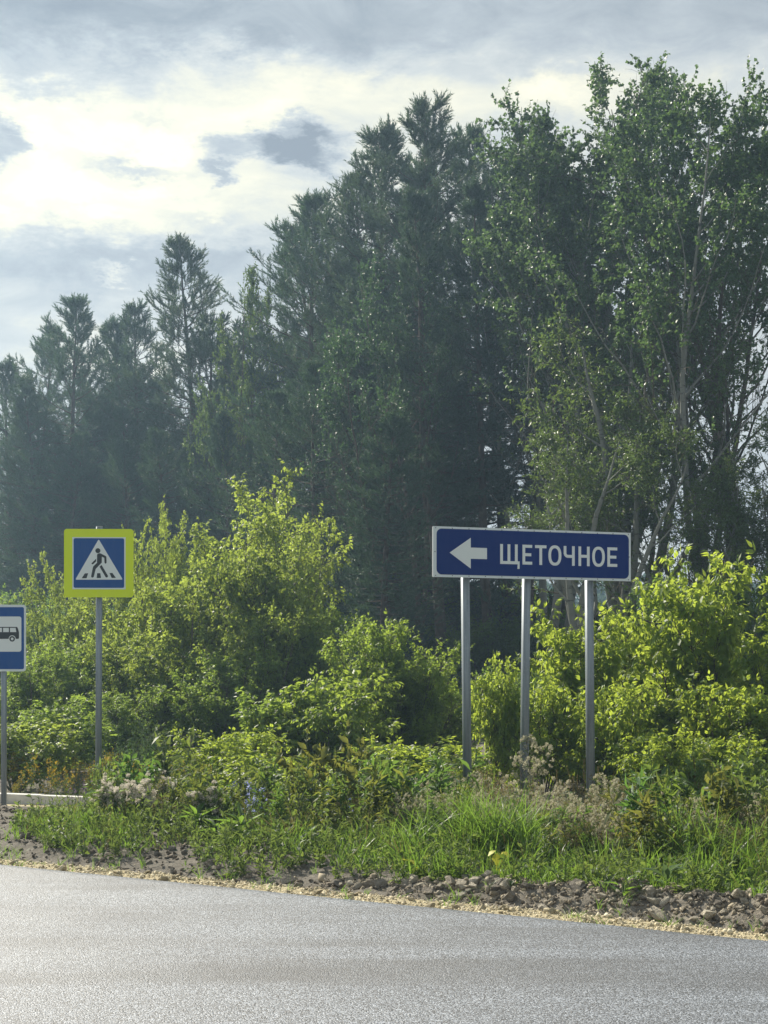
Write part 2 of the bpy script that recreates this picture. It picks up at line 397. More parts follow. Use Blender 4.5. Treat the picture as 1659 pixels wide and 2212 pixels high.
g = grid_mesh('ground', spaced(-900, 900, -6, 12, 0.10), spaced(-900, 1200, -0.2, 9, 0.07), ground_z, M['earth']); tag(g, kind='structure')
r = grid_mesh('road', spaced(-900, 900, -8, 14, 0.12), np.concatenate([[-12.0, -8.0, -4, -1, -0.3, -0.1, 0.0], [0.004, 0.008]]),
              lambda x, y: 0 * x, M['asphalt'], wob=lambda s, t: edge_wob(s) * (t > -0.5))
co_ = np.empty(len(r.data.vertices) * 3, np.float32); r.data.vertices.foreach_get('co', co_); co_ = co_.reshape(-1, 3)
co_[8::9, 2] = -0.12; co_[7::9, 2] = -0.006; r.data.vertices.foreach_set('co', co_.ravel()); r.data.update(); tag(r, kind='structure')
berm = grid_mesh('dirt_berm', np.arange(-7, 12.5, 0.035), np.arange(0.2, 1.62, 0.033), berm_z, M['berm']); tag(berm, kind='structure')
def shoulder_z(x, y):
    s, t = w2st(x, y); return -0.028 + 0.035 * (fbm(x, y, 9, 4, 6) - 0.5) - 0.10 * sstep(t, 0.40, 0.62) * (0.5 + fbm(x, y, 2, 2, 8))
shoulder = grid_mesh('road_shoulder', np.arange(-7, 12.5, 0.035), np.arange(-0.03, 0.68, 0.03), shoulder_z, M['sand'])
tag(shoulder, kind='structure')

# ------------------------------------------------------------------ stones
def rock_mesh(name, seed, mat, flat=0.7):
    rr = random.Random(seed); bm = bmesh.new()
    for i in range(13):
        v = Vector((rr.gauss(0, 1), rr.gauss(0, 1), rr.gauss(0, 1))).normalized() * rr.uniform(0.8, 1.1)
        bm.verts.new((v.x * 1.15, v.y * 0.85, v.z * flat))
    res = bmesh.ops.convex_hull(bm, input=bm.verts)
    bmesh.ops.delete(bm, geom=[e for e in res['geom_interior'] if isinstance(e, bmesh.types.BMVert)], context='VERTS')
    bmesh.ops.recalc_face_normals(bm, faces=bm.faces)
    me = bpy.data.meshes.new(name); bm.to_mesh(me); bm.free(); me.materials.append(mat); return me
def rockmat(name, c1, c2, c3):
    m, t, out = newmat(name); co = t.node('ShaderNodeTexCoord').outputs['Object']; oi = t.node('ShaderNodeObjectInfo')
    c = t.mix(oi.outputs['Random'], c1, c2); c = t.mix(t.m('MULTIPLY', t.smooth(t.noise(co, 2.2, 6, 0.7), 0.45, 0.65), 0.7), c, c3)
    pb = t.node('ShaderNodeBsdfPrincipled'); t.put(pb.inputs['Base Color'], c); pb.inputs['Roughness'].default_value = 0.9
    pb.inputs['Specular IOR Level'].default_value = 0.2
    b = t.node('ShaderNodeBump'); b.inputs['Strength'].default_value = 0.7; b.inputs['Distance'].default_value = 0.15
    t.put(b.inputs['Height'], t.noise(co, 3.5, 6, 0.65)); t.l.new(b.outputs[0], pb.inputs['Normal'])
    t.l.new(pb.outputs[0], out.inputs[0]); return m
M['stone'] = rockmat('stone', (0.60, 0.55, 0.44), (0.36, 0.32, 0.25), (0.24, 0.21, 0.16))
M['clod'] = rockmat('clod', (0.26, 0.235, 0.195), (0.17, 0.152, 0.125), (0.32, 0.29, 0.24))
M['pebble'] = rockmat('pebble', (0.60, 0.53, 0.36), (0.46, 0.39, 0.25), (0.33, 0.28, 0.19))
rocks = {k: [rock_mesh(k, 50 * i + hash_ , M[k]) for i in range(8)] for hash_, k in ((1, 'stone'), (2, 'clod'), (3, 'pebble'))}
def in_view(x, y, m=0.4): return (abs(x) < (0.259 * y + m))
rr = random.Random(3)
def scatter_rocks(kind, parent, n, zf, tf, sf, size, sink=0.25):
    k = 0
    while k < n:
        s, t = sf(), tf(); x, y = st2w(s, t)
        if not in_view(x, y): continue
        sz = size(); o = link(kind, rr.choice(rocks[kind]), parent)
        o.location = (x, y, float(zf(x, y)) + sz * sink); o.scale = (sz * rr.uniform(0.8, 1.3), sz * rr.uniform(0.8, 1.2), sz * rr.uniform(0.75, 1.15))
        o.rotation_euler = (rr.uniform(-0.5, 0.5), rr.uniform(-0.5, 0.5), rr.uniform(0, 6.28)); k += 1
scatter_rocks('stone', berm, 280, berm_z, lambda: rr.gauss(0.74, 0.17), lambda: rr.uniform(2.8, 8.4), lambda: min(0.068, rr.lognormvariate(math.log(0.028), 0.42)))
scatter_rocks('clod', berm, 260, berm_z, lambda: rr.gauss(0.78, 0.2), lambda: rr.uniform(1.0, 8.4), lambda: min(0.085, rr.lognormvariate(math.log(0.030), 0.45)))
scatter_rocks('pebble', shoulder, 270, shoulder_z, lambda: rr.uniform(0.03, 0.42), lambda: rr.uniform(-1.5, 8.4), lambda: min(0.05, rr.lognormvariate(math.log(0.019), 0.4)))
scatter_rocks('clod', g, 200, ground_z, lambda: rr.uniform(0.4, 3.0), lambda: rr.uniform(-3.0, 1.6), lambda: min(0.08, rr.lognormvariate(math.log(0.027), 0.45)))
# finer rubble, past counting
def rubble(name, parent, n, zf, tfun, s0, s1, sz, mat):
    bag = Bag(); rng = np.random.default_rng(hash(name) % 1000 if False else len(name) * 17 + n)
    s = rng.uniform(s0, s1, n); t = tfun(rng, n); x, y = st2w(s, t); k = in_view(x, y); x, y = x[k], y[k]; n = len(x)
    me = rock_mesh('tmp_rock', 9, mat); pv = np.array([v.co[:] for v in me.vertices]); pf = np.array([p.vertices[:] for p in me.polygons]); bpy.data.meshes.remove(me)
    S = np.exp(rng.normal(math.log(sz), 0.4, n)); z = zf(x, y) + S * 0.3
    R = frames(rng.normal(0, 1, (n, 3)), rng.normal(0, 1, (n, 3)))
    bag.inst(pv, [pf], np.stack([x, y, z], -1), R, S, rng.uniform(0, 1, n)); o = bag.build(name, mat, parent); tag(o, kind='stuff'); return o
def tintrock(name, a, b):
    m, t, out = newmat(name); at = t.node('ShaderNodeAttribute', attribute_name='tint')
    pb = t.node('ShaderNodeBsdfPrincipled'); t.put(pb.inputs['Base Color'], t.mix(at.outputs['Fac'], a, b)); pb.inputs['Roughness'].default_value = 0.95
    t.l.new(pb.outputs[0], out.inputs[0]); return m
rubble('gravel', berm, 9000, berm_z, lambda g_, n: g_.normal(0.74, 0.24, n), 0, 8.6, 0.011, tintrock('gravel_mix', (0.11, 0.09, 0.068), (0.36, 0.31, 0.22)))
rubble('crushed_stone', shoulder, 7000, shoulder_z, lambda g_, n: g_.uniform(0.0, 0.5, n), -3, 8.6, 0.008, tintrock('crushed_mix', (0.40, 0.34, 0.22), (0.68, 0.61, 0.44)))
rubble('soil_crumbs', g, 6000, ground_z, lambda g_, n: g_.uniform(0.3, 4.0, n), -6, 2.2, 0.014, tintrock('crumb_mix', (0.08, 0.065, 0.048), (0.19, 0.16, 0.12)))

# ------------------------------------------------------------------ signs
def sheetmat(name, col, rough=0.4, grime=0.12):
    m, t, out = newmat(name); co = t.node('ShaderNodeTexCoord').outputs['Object']
    mp = t.node('ShaderNodeMapping'); t.put(mp.inputs[0], co); mp.inputs['Scale'].default_value = (3, 1, 0.7)
    n = t.noise(mp.outputs[0], 5, 5, 0.6)
    c = t.mix(t.m('MULTIPLY', t.smooth(n, 0.4, 0.75), grime), col, tuple(0.5 * a + 0.12 for a in col))
    pb = t.node('ShaderNodeBsdfPrincipled'); t.put(pb.inputs['Base Color'], c)
    pb.inputs['Roughness'].default_value = rough; pb.inputs['Specular IOR Level'].default_value = 0.12
    t.l.new(pb.outputs[0], out.inputs[0]); return m
M['deep_blue'] = sheetmat('deep_blue_sheet', (0.002, 0.024, 0.155), 0.45, 0.05)
M['mid_blue'] = sheetmat('blue_sheet', (0.018, 0.080, 0.27), 0.5, 0.12)
M['white_sheet'] = sheetmat('white_sheet', (0.68, 0.74, 0.74), 0.5)
M['letter'] = sheetmat('letter_sheet', (0.72, 0.77, 0.76), 0.5, 0.03)
M['lime'] = sheetmat('lime_sheet', (0.66, 0.80, 0.03), 0.5, 0.05)
M['pictogram'] = sheetmat('pictogram_black', (0.045, 0.052, 0.055), 0.5, 0.05)
M['rivet'] = plain('rivet', (0.12, 0.12, 0.12), 0.5, 0.5)
def galv():
    m, t, out = newmat('galvanised_steel'); co = t.node('ShaderNodeTexCoord').outputs['Object']
    mp = t.node('ShaderNodeMapping'); t.put(mp.inputs[0], co); mp.inputs['Scale'].default_value = (14, 14, 0.9)
    n = t.noise(mp.outputs[0], 1.6, 6, 0.65); n2 = t.noise(co, 40, 4, 0.6)
    c = t.mix(t.smooth(n, 0.35, 0.68), (0.26, 0.30, 0.325), (0.165, 0.195, 0.215)); c = t.mix(t.m('MULTIPLY', t.smooth(n2, 0.5, 0.7), 0.25), c, (0.36, 0.38, 0.39))
    pb = t.node('ShaderNodeBsdfPrincipled'); t.put(pb.inputs['Base Color'], c); pb.inputs['Metallic'].default_value = 0.35
    t.put(pb.inputs['Roughness'], t.m('ADD', 0.45, t.m('MULTIPLY', n, 0.2)))
    t.l.new(pb.outputs[0], out.inputs[0]); return m
M['galv'] = galv()
M['plate_back'] = plain('plate_back', (0.42, 0.43, 0.43), 0.5, 0.6)

def rrect(x0, x1, z0, z1, r, n=7):
    pts = []
    for cx, cz, a0 in ((x1 - r, z1 - r, 0), (x0 + r, z1 - r, 90), (x0 + r, z0 + r, 180), (x1 - r, z0 + r, 270)):
        for i in range(n): a = math.radians(a0 + 90 * i / (n - 1)); pts.append((cx + r * math.cos(a), cz + r * math.sin(a)))
    return pts
def circ(cx, cz, r, n=32, rz=None): return [(cx + r * math.cos(2 * PI * i / n), cz + (rz or r) * math.sin(2 * PI * i / n)) for i in range(n)]

def slab(bm, pts, y0, y1):
    """polygon in the x,z plane extruded from y0 (front, towards -Y) to y1"""
    a = sum(pts[i][0] * pts[(i + 1) % len(pts)][1] - pts[(i + 1) % len(pts)][0] * pts[i][1] for i in range(len(pts)))
    if a < 0: pts = pts[::-1]
    f = [bm.verts.new((x, y0, z)) for x, z in pts]; b = [bm.verts.new((x, y1, z)) for x, z in pts]
    bm.faces.new(f); bm.faces.new(b[::-1]); n = len(pts)
    for i in range(n): bm.faces.new((f[(i + 1) % n], f[i], b[i], b[(i + 1) % n]))
def ringslab(bm, outer, inner, y0, y1):
    n = len(outer); vs = [[bm.verts.new((x, y, z)) for x, z in P] for P in (outer, inner) for y in (y0, y1)]
    of, ob, nf, nb = vs
    for i in range(n):
        j = (i + 1) % n
        bm.faces.new((of[i], of[j], nf[j], nf[i])); bm.faces.new((ob[j], ob[i], nb[i], nb[j]))
        bm.faces.new((of[j], of[i], ob[i], ob[j])); bm.faces.new((nf[i], nf[j], nb[j], nb[i]))
def bm_obj(name, mat, parent, fn, bevel=0.0, smooth=False):
    bm = bmesh.new(); fn(bm)
    bmesh.ops.recalc_face_normals(bm, faces=bm.faces)
    me = bpy.data.meshes.new(name); bm.to_mesh(me); bm.free(); me.materials.append(mat)
    if smooth: me.polygons.foreach_set('use_smooth', np.ones(len(me.polygons), bool))
    o = link(name, me, parent)
    if bevel:
        b = o.modifiers.new('bevel', 'BEVEL'); b.width = bevel; b.segments = 2; b.limit_method = 'ANGLE'
    return o
def cyl(bm, p0, p1, r, k=20, square=0.0):
    p0, p1 = Vector(p0), Vector(p1); d = (p1 - p0).normalized(); a = Vector((1, 0, 0)) if abs(d.x) < 0.9 else Vector((0, 1, 0))
    u_ = d.cross(a).normalized(); w_ = d.cross(u_); A = []; B = []
    for i in range(k):
        t_ = 2 * PI * (i + 0.5) / k; c, s = math.cos(t_), math.sin(t_)
        q = 1.0 / (max(abs(c), abs(s)) ** square) if square else 1.0
        off = (u_ * c + w_ * s) * r * q; A.append(bm.verts.new(p0 + off)); B.append(bm.verts.new(p1 + off))
    for i in range(k): bm.faces.new((A[i], A[(i + 1) % k], B[(i + 1) % k], B[i]))
    bm.faces.new(A[::-1]); bm.faces.new(B)

# --- town sign: the plate's four corners measured in the photograph give its place, turn and height
P1 = np.array([0.554, 16.8]); P2 = np.array([2.930, 17.6]); TW = float(np.linalg.norm(P2 - P1)); trz = math.atan2(0.8, 2.376)
town = empty('direction_sign', (P1[0], P1[1], 0), trz)
tag(town, 'long dark blue direction sign with white left arrow and town name on three grey posts', 'road sign')
def tx(zx):
    q = ((1700 + zx / 1.929) * 0.54004 - CX) / FPX; f = (q * P1[1] - P1[0]) / ((P2 - P1)[0] - (P2 - P1)[1] * q); return f * TW
def tz(zx, zy):
    f = tx(zx) / TW; D = P1[1] + (P2 - P1)[1] * f; return EYE + (HY - (2080 + zy / 1.929) * 0.54004) / FPX * D
ZT, ZB = 3.199, 2.623
bm_obj('backing_box', M['plate_back'], town, lambda bm: slab(bm, [(0.004, ZB + 0.004), (TW - 0.004, ZB + 0.004), (TW - 0.004, ZT - 0.004), (0.004, ZT - 0.004)], 0.0, 0.035))
plate = bm_obj('sign_plate', M['white_sheet'], town, lambda bm: slab(bm, [(0, ZB), (TW, ZB), (TW, ZT), (0, ZT)], -0.004, 0.0))
bm_obj('blue_field', M['deep_blue'], plate, lambda bm: slab(bm, rrect(tx(88), tx(1571), tz(700, 435) + .002, tz(700, 84) - .002, 0.062), -0.006, -0.0042))
def arrow(bm):
    zc = tz(270, 254); h = 0.176; s = 0.064
    slab(bm, [(tx(188), zc), (tx(351), zc - h), (tx(351), zc - s), (tx(476), zc - s), (tx(476), zc + s), (tx(351), zc + s), (tx(351), zc + h)], -0.0085, -0.0062)
bm_obj('arrow', M['letter'], plate, arrow)
LB = (tz(640, 342) + tz(1440, 360)) / 2; LT = (tz(640, 187) + tz(1440, 212)) / 2; LH = LT - LB; SW = 0.0345
Y0, Y1 = -0.0085, -0.0062
def rect(bm, x0, x1, z0, z1): slab(bm, [(x0, z0), (x1, z0), (x1, z1), (x0, z1)], Y0, Y1)
def L_shcha(bm):
    a, b, c = tx(578), tx(713), tx(728); mid = (a + b) / 2
    slab(bm, [(a, LB), (b, LB), (b - 0.004, LB - 0.052), (c, LB - 0.052), (c, LB + SW), (b, LB + SW), (b, LT), (b - SW, LT), (b - SW, LB + SW),
              (mid + SW / 2, LB + SW), (mid + SW / 2, LT), (mid - SW / 2, LT), (mid - SW / 2, LB + SW), (a + SW, LB + SW), (a + SW, LT), (a, LT)], Y0, Y1)
def L_e(x0, x1):
    def f(bm):
        a, b = tx(x0), tx(x1); m_ = (LB + LT) / 2; k = b - 0.012
        slab(bm, [(a, LB), (b, LB), (b, LB + SW), (a + SW, LB + SW), (a + SW, m_ - SW / 2), (k, m_ - SW / 2), (k, m_ + SW / 2), (a + SW, m_ + SW / 2),
                  (a + SW, LT - SW), (b, LT - SW), (b, LT), (a, LT)], Y0, Y1)
    return f
def L_t(bm):
    a, b = tx(847), tx(935); c = (a + b) / 2
    slab(bm, [(a, LT), (a, LT - SW), (c - SW / 2, LT - SW), (c - SW / 2, LB), (c + SW / 2, LB), (c + SW / 2, LT - SW), (b, LT - SW), (b, LT)], Y0, Y1)
def L_o(x0, x1):
    def f(bm):
        a, b = tx(x0), tx(x1); c = (a + b) / 2; m_ = (LB + LT) / 2; n = 40; rx = (b - a) / 2; rz = LH / 2 + 0.004
        def sup(rx, rz, e=0.86):
            return [(c + rx * math.copysign(abs(math.cos(2 * PI * i / n)) ** e, math.cos(2 * PI * i / n)), m_ + rz * math.copysign(abs(math.sin(2 * PI * i / n)) ** e, math.sin(2 * PI * i / n))) for i in range(n)]
        ringslab(bm, sup(rx, rz), sup(rx - SW, rz - SW), Y0, Y1)
    return f
def L_che(bm):
    a, b = tx(1068), tx(1153); r = 0.055; zb = LB + LH * 0.40
    outer = [(a, LT), (a, zb + r)] + [(a + r - r * math.cos(q), zb + r - r * math.sin(q)) for q in np.linspace(0.15, PI / 2, 7)] + [(b - SW, zb)]
    ri = r - SW; inner = [(b - SW, zb + SW)] + [(a + SW + ri - ri * math.cos(q), zb + SW + ri - ri * math.sin(q)) for q in np.linspace(PI / 2, 0.15, 6)] + [(a + SW, LT)]
    slab(bm, outer + [(b - SW, LB), (b, LB), (b, LT), (b - SW, LT)] + inner, Y0, Y1)
def L_en(bm):
    a, b = tx(1182), tx(1268); m_ = (LB + LT) / 2
    slab(bm, [(a, LB), (a + SW, LB), (a + SW, m_ - SW / 2), (b - SW, m_ - SW / 2), (b - SW, LB), (b, LB), (b, LT), (b - SW, LT), (b - SW, m_ + SW / 2), (a + SW, m_ + SW / 2), (a + SW, LT), (a, LT)], Y0, Y1)
for f in (L_shcha, L_e(750, 825), L_t, L_o(950, 1050), L_che, L_en, L_o(1288, 1385), L_e(1405, 1481)):
    bm_obj('letter', M['letter'], plate, f)
def rivetmesh():
    bm = bmesh.new(); bmesh.ops.create_uvsphere(bm, u_segments=8, v_segments=4, radius=0.0062); me = bpy.data.meshes.new('rivet'); bm.to_mesh(me); bm.free(); me.materials.append(M['rivet']); return me
rv = rivetmesh()
xs = [0.032 + (TW - 0.064) * i / 12 for i in range(13)]
for x in xs:
    for z in (ZT - 0.018, ZB + 0.018): link('rivet', rv, plate, (x, -0.005, z))
for x in (0.024, TW - 0.022): link('rivet', rv, plate, (x, -0.005, (ZT + ZB) / 2))
for (x_top, x_bot, yb) in ((1009.3, 1017, 1712), (1144.3, 1138, 1750), (1278.4, 1283.5, 1712)):
    def loc(xp):
        q = (xp - CX) / FPX; f = (q * P1[1] - P1[0]) / ((P2 - P1)[0] - (P2 - P1)[1] * q); return f * TW
    bm_obj('post', M['galv'], town, lambda bm: cyl(bm, (loc(x_bot), 0.085, -0.3), (loc(x_top), 0.085, ZT - 0.03), 0.044, 24, 0.75), smooth=True)
    for zz in (ZT - 0.12, ZB + 0.12):
        bm_obj('clamp', M['galv'], town, lambda bm: slab(bm, [(loc(x_top) - 0.07, zz - 0.02), (loc(x_top) + 0.07, zz - 0.02), (loc(x_top) + 0.07, zz + 0.02), (loc(x_top) - 0.07, zz + 0.02)], 0.033, 0.055))

# --- pedestrian crossing sign
cross = empty('crossing_sign', wpt(213.3, HY, 18.0)[:2] + (0,), math.radians(2))
tag(cross, 'square pedestrian crossing sign with fluorescent lime border on one grey pole', 'road sign')
K = 0.841 / 1392; CZ = EYE + (HY - 1216.5) / FPX * 18.0
def q(px, py): return ((px - 829) * K, CZ - (py - 867.5) * K)
bm_obj('sign_back', M['plate_back'], cross, lambda bm: slab(bm, rrect(-0.413, 0.413, CZ - 0.408, CZ + 0.408, 0.05), 0.0, 0.012))
sp = bm_obj('sign_plate', M['lime'], cross, lambda bm: slab(bm, rrect(*(q(136, 0)[0], q(1525, 0)[0], q(0, 1555)[1], q(0, 180)[1]), 60 * K), -0.004, 0.0))
bm_obj('white_edge', M['white_sheet'], sp, lambda bm: ringslab(bm, rrect(q(304, 0)[0], q(1366, 0)[0], q(0, 1392)[1], q(0, 345)[1], 6 * K), rrect(q(327, 0)[0], q(1340, 0)[0], q(0, 1366)[1], q(0, 366)[1], 34 * K), -0.0062, -0.0042))
bm_obj('blue_field', M['mid_blue'], sp, lambda bm: slab(bm, rrect(q(327, 0)[0] + .001, q(1340, 0)[0] - .001, q(0, 1366)[1] + .001, q(0, 366)[1] - .001, 34 * K), -0.0058, -0.0042))
def rtri(bm):
    P = [Vector(q(829, 385)), Vector(q(1312, 1198)), Vector(q(362, 1202))]; r_ = 20 * K; pts = []
    for i in range(3):
        a, b, c = P[i - 1], P[i], P[(i + 1) % 3]; d1 = (a - b).normalized(); d2 = (c - b).normalized()
        for f in np.linspace(0, 1, 5):
            p = b + d1 * r_ * 1.6 * (1 - f) ** 2 + d2 * r_ * 1.6 * f ** 2; pts.append((p.x, p.y))
    slab(bm, pts, -0.0075, -0.006)
bm_obj('triangle', M['letter'], sp, rtri)
def arc(cx, cy, r, a0, a1, n=8): return [(cx + r * math.cos(math.radians(a)), cy + r * math.sin(math.radians(a))) for a in np.linspace(a0, a1, n)]
def walker(bm):
    S_ = lambda pts, d: slab(bm, [q(*p) for p in pts], -0.0092 - d, -0.0076)
    S_([(814 + 50 * math.cos(a), 618 + 50 * math.sin(a)) for a in np.linspace(0, 2 * PI, 29)[:-1]], 0)
    S_([(797, 705), (806, 686), (825, 674), (850, 668), (880, 678), (972, 725), (984, 742), (987, 850)] + arc(967, 856, 20, 0, 180, 7) + [(946, 850), (942, 762), (893, 737), (891, 858), (770, 985), (733, 1135)]
       + arc(706, 1132, 27, 0, 180, 8) + [(681, 1118), (716, 948), (728, 928), (797, 862)], 0.0002)
    S_([(779, 778), (779, 833), (722, 886)] + arc(706, 874, 18, 45, 225, 7) + [(702, 858)], 0)
    S_([(888, 904), (1013, 1118)] + arc(989, 1130, 27, -20, 150, 8) + [(847, 939)], 0)
    for b in ([(553, 1075), (620, 1072), (588, 1170), (492, 1173)], [(800, 1070), (863, 1070), (877, 1167), (790, 1167)], [(1045, 1067), (1105, 1065), (1173, 1163), (1090, 1165)]): S_(b, 0)
bm_obj('walking_figure', M['pictogram'], sp, walker)
bm_obj('post', M['galv'], cross, lambda bm: cyl(bm, (-0.013, 0.05, -0.3), (0.0, 0.05, CZ + 0.445), 0.037, 24, 0.75), smooth=True)
bm_obj('post_cap', M['plate_back'], cross, lambda bm: cyl(bm, (0.0, 0.05, CZ + 0.445), (0.0, 0.05, CZ + 0.452), 0.040, 20))
for z in (CZ - 0.25, CZ + 0.25):
    bm_obj('bracket', M['galv'], cross, lambda bm: slab(bm, [(-0.3, z - 0.02), (0.3, z - 0.02), (0.3, z + 0.02), (-0.3, z + 0.02)], 0.012, 0.02))

# --- bus stop sign, cut by the left edge of the picture
bus = empty('bus_stop_sign', wpt(8.1, HY, 18.0)[:2] + (0,), math.radians(1)); tag(bus, 'blue and white bus stop sign cut off by the left edge of the photo', 'road sign')
KB = 0.809 / 1842; BZ = EYE + (HY - 1378.4) / FPX * 18.0
def qb(px, py): return ((px - 104) * KB, BZ - (py - 1054) * KB)
bm_obj('sign_back', M['plate_back'], bus, lambda bm: slab(bm, rrect(-0.262, 0.262, BZ - 0.395, BZ + 0.395, 0.04), 0.0, 0.01))
bp = bm_obj('sign_plate', M['white_sheet'], bus, lambda bm: slab(bm, rrect(qb(-510, 0)[0], qb(718, 0)[0], qb(0, 1975)[1], qb(0, 133)[1], 80 * KB), -0.004, 0.0))
bm_obj('blue_field', M['mid_blue'], bp, lambda bm: slab(bm, rrect(qb(-457, 0)[0], qb(663, 0)[0], qb(0, 1912)[1], qb(0, 197)[1], 45 * KB), -0.006, -0.0042))
bm_obj('white_panel', M['letter'], bp, lambda bm: slab(bm, rrect(qb(-385, 0)[0], qb(593, 0)[0], qb(0, 1430)[1], qb(0, 457)[1], 60 * KB), -0.0075, -0.0062))
def busbody(bm):
    S_ = lambda pts, y0=-0.0092: slab(bm, [qb(*p) for p in pts], y0, -0.0076)
    # roof strip, window pillars, then the lower body cut around both wheel arches
    S_([(-300, 745), (470, 745), (492, 770), (-322, 770)])
    for a, b, c, d in ((-322, -275, -322, -275), (-125, -95, -125, -95), (60, 90, 60, 90), (250, 280, 250, 280)): S_([(a, 771), (b, 771), (d, 888), (c, 888)])
    S_([(435, 771), (492, 771), (528, 888), (455, 888)])
    def archp(cx): return [(cx + 98 * math.cos(math.radians(a)), 1075 - 98 * math.sin(math.radians(a)) ) for a in np.linspace(180, 0, 15)]
    S_([(-322, 889), (528, 889), (528, 1055), (510, 1075)] + archp(340)[::-1] + archp(-140)[::-1] + [(-322, 1075)])
bm_obj('bus_body', M['pictogram'], bp, busbody)
for cx in (340, -140):
    bm_obj('bus_wheel', M['pictogram'], bp, lambda bm: ringslab(bm, [qb(cx + 76 * math.cos(a), 1075 + 76 * math.sin(a)) for a in np.linspace(0, 2 * PI, 33)[:-1]], [qb(cx + 38 * math.cos(a), 1075 + 38 * math.sin(a)) for a in np.linspace(0, 2 * PI, 33)[:-1]], -0.0092, -0.0076))
bm_obj('post', M['galv'], bus, lambda bm: cyl(bm, (-0.008, 0.045, -0.3), (-0.008, 0.045, BZ + 0.41), 0.031, 24, 0.75), smooth=True)
for z in (BZ - 0.25, BZ + 0.25):
    bm_obj('bracket', M['galv'], bus, lambda bm: slab(bm, [(-0.2, z - 0.02), (0.2, z - 0.02), (0.2, z + 0.02), (-0.2, z + 0.02)], 0.01, 0.018))

# --- concrete kerb behind the signs at the left
M['concrete'] = plain('concrete', (0.62, 0.61, 0.56), 0.85, var=0.25, scale=5, bump=0.3, bscale=50)
M['grey_concrete'] = plain('grey_concrete', (0.34, 0.34, 0.32), 0.9, var=0.3, scale=6, bump=0.4, bscale=40)
kx0, kx1 = wpt(-150, 0, 19.2), wpt(205, 0, 18.4)
kerb = empty('concrete_kerb', (kx0[0], kx0[1], 0), math.atan2(kx1[1] - kx0[1], kx1[0] - kx0[0]))
tag(kerb, 'pale concrete kerb slabs with a low front ledge behind the bus stop pole', 'kerb')
KL = math.hypot(kx1[0] - kx0[0], kx1[1] - kx0[1])
for i in range(3):
    a, b = KL * i / 3 + 0.004, KL * (i + 1) / 3 - 0.004
    zt_ = 0.012 - 0.010 * i
    bm_obj('kerb_slab', M['concrete'], kerb, lambda bm: slab(bm, [(a, -0.3), (b, -0.3), (b, zt_ - 0.004), (a, zt_)], 0.0, 0.16), 0.006)
    bm_obj('ledge_slab', M['grey_concrete'], kerb, lambda bm: slab(bm, [(a, -0.3), (b, -0.3), (b, -0.115), (a, -0.11)], -0.62, -0.5), 0.006)
sl = bm_obj('rubble_strip', M['sand'], kerb, lambda bm: slab(bm, [(0.0, -0.3), (KL, -0.3), (KL, -0.125), (0.0, -0.12)], -0.498, -0.002))

# ------------------------------------------------------------------ foliage prototypes
# a simple leaf: folded along its midrib, tip drooping
def leaf_proto(w, l, bend=0.12, fold=0.25):
    V = [(0, 0, 0), (w * 0.42, l * 0.30, w * fold), (w * 0.5, l * 0.52, w * fold - bend * l * 0.3), (0, l, -bend * l), (-w * 0.5, l * 0.52, w * fold - bend * l * 0.3), (-w * 0.42, l * 0.30, w * fold), (0, l * 0.5, -bend * l * 0.15)]
    return np.array(V), [np.array([(0, 1, 6), (1, 2, 6), (2, 3, 6), (3, 4, 6), (4, 5, 6), (5, 0, 6)])]
def leaf2_proto(w, l, fold=0.25, bend=0.1):
    return np.array([(0, 0, 0), (w / 2, l * 0.45, w * fold), (0, l, -bend * l), (-w / 2, l * 0.45, w * fold)]), [np.array([(0, 1, 2), (0, 2, 3)])]
def compound(lw, ll, rach, pairs, droop=0.5, full=True):
    base, bf = (leaf_proto(lw, ll) if full else leaf2_proto(lw, ll)); V = []; F = []; n = 0
    spec = [(rach, 0.0)]
    for i in range(pairs): y = rach * (0.35 + 0.5 * i / max(1, pairs - 0.001) * 1.0); spec += [(y, 1.05), (y, -1.05)]
    for (y, a) in spec:
        c, s = math.cos(a), math.sin(a); d = droop * (0.8 if a else 1.0)
        R = np.array([[c, s, 0], [-s, c, 0], [0, 0, 1]]).T
        P = base.copy(); P[:, 2] -= P[:, 1] * d          # leaflets hang
        P[:, 1] *= math.sqrt(max(0.1, 1 - 0.45 * d))
        P = P @ R.T if False else np.stack([P[:, 0] * c + P[:, 1] * s, -P[:, 0] * s + P[:, 1] * c, P[:, 2]], -1)
        P[:, 1] += y; P[:, 2] += -0.15 * y * y / max(rach, .01)
        V.append(P); F.append(bf[0] + n); n += len(P)
    return np.concatenate(V), [np.concatenate(F)]
def shoot_proto(rng, L=0.30, nl=0.105, n=26, w=0.022, a0=0.5, a1=1.0):
    V = []; F = []
    for i in range(n):
        y = L * (i + rng.uniform(0, 1)) / n; ph = rng.uniform(0, 2 * PI); a = rng.uniform(a0, a1) * (1.0 - 0.45 * y / L)
        d = np.array([math.sin(a) * math.cos(ph), math.cos(a), math.sin(a) * math.sin(ph)])
        s = norm(np.cross(d, rng.normal(0, 1, 3))) * w / 2; p = np.array([0, y, 0])
        l = nl * rng.uniform(0.8, 1.15)
        k = len(V); V += [p - s, p + s, p + d * l]; F.append((k, k + 1, k + 2))
    return np.array(V), [np.array(F)]

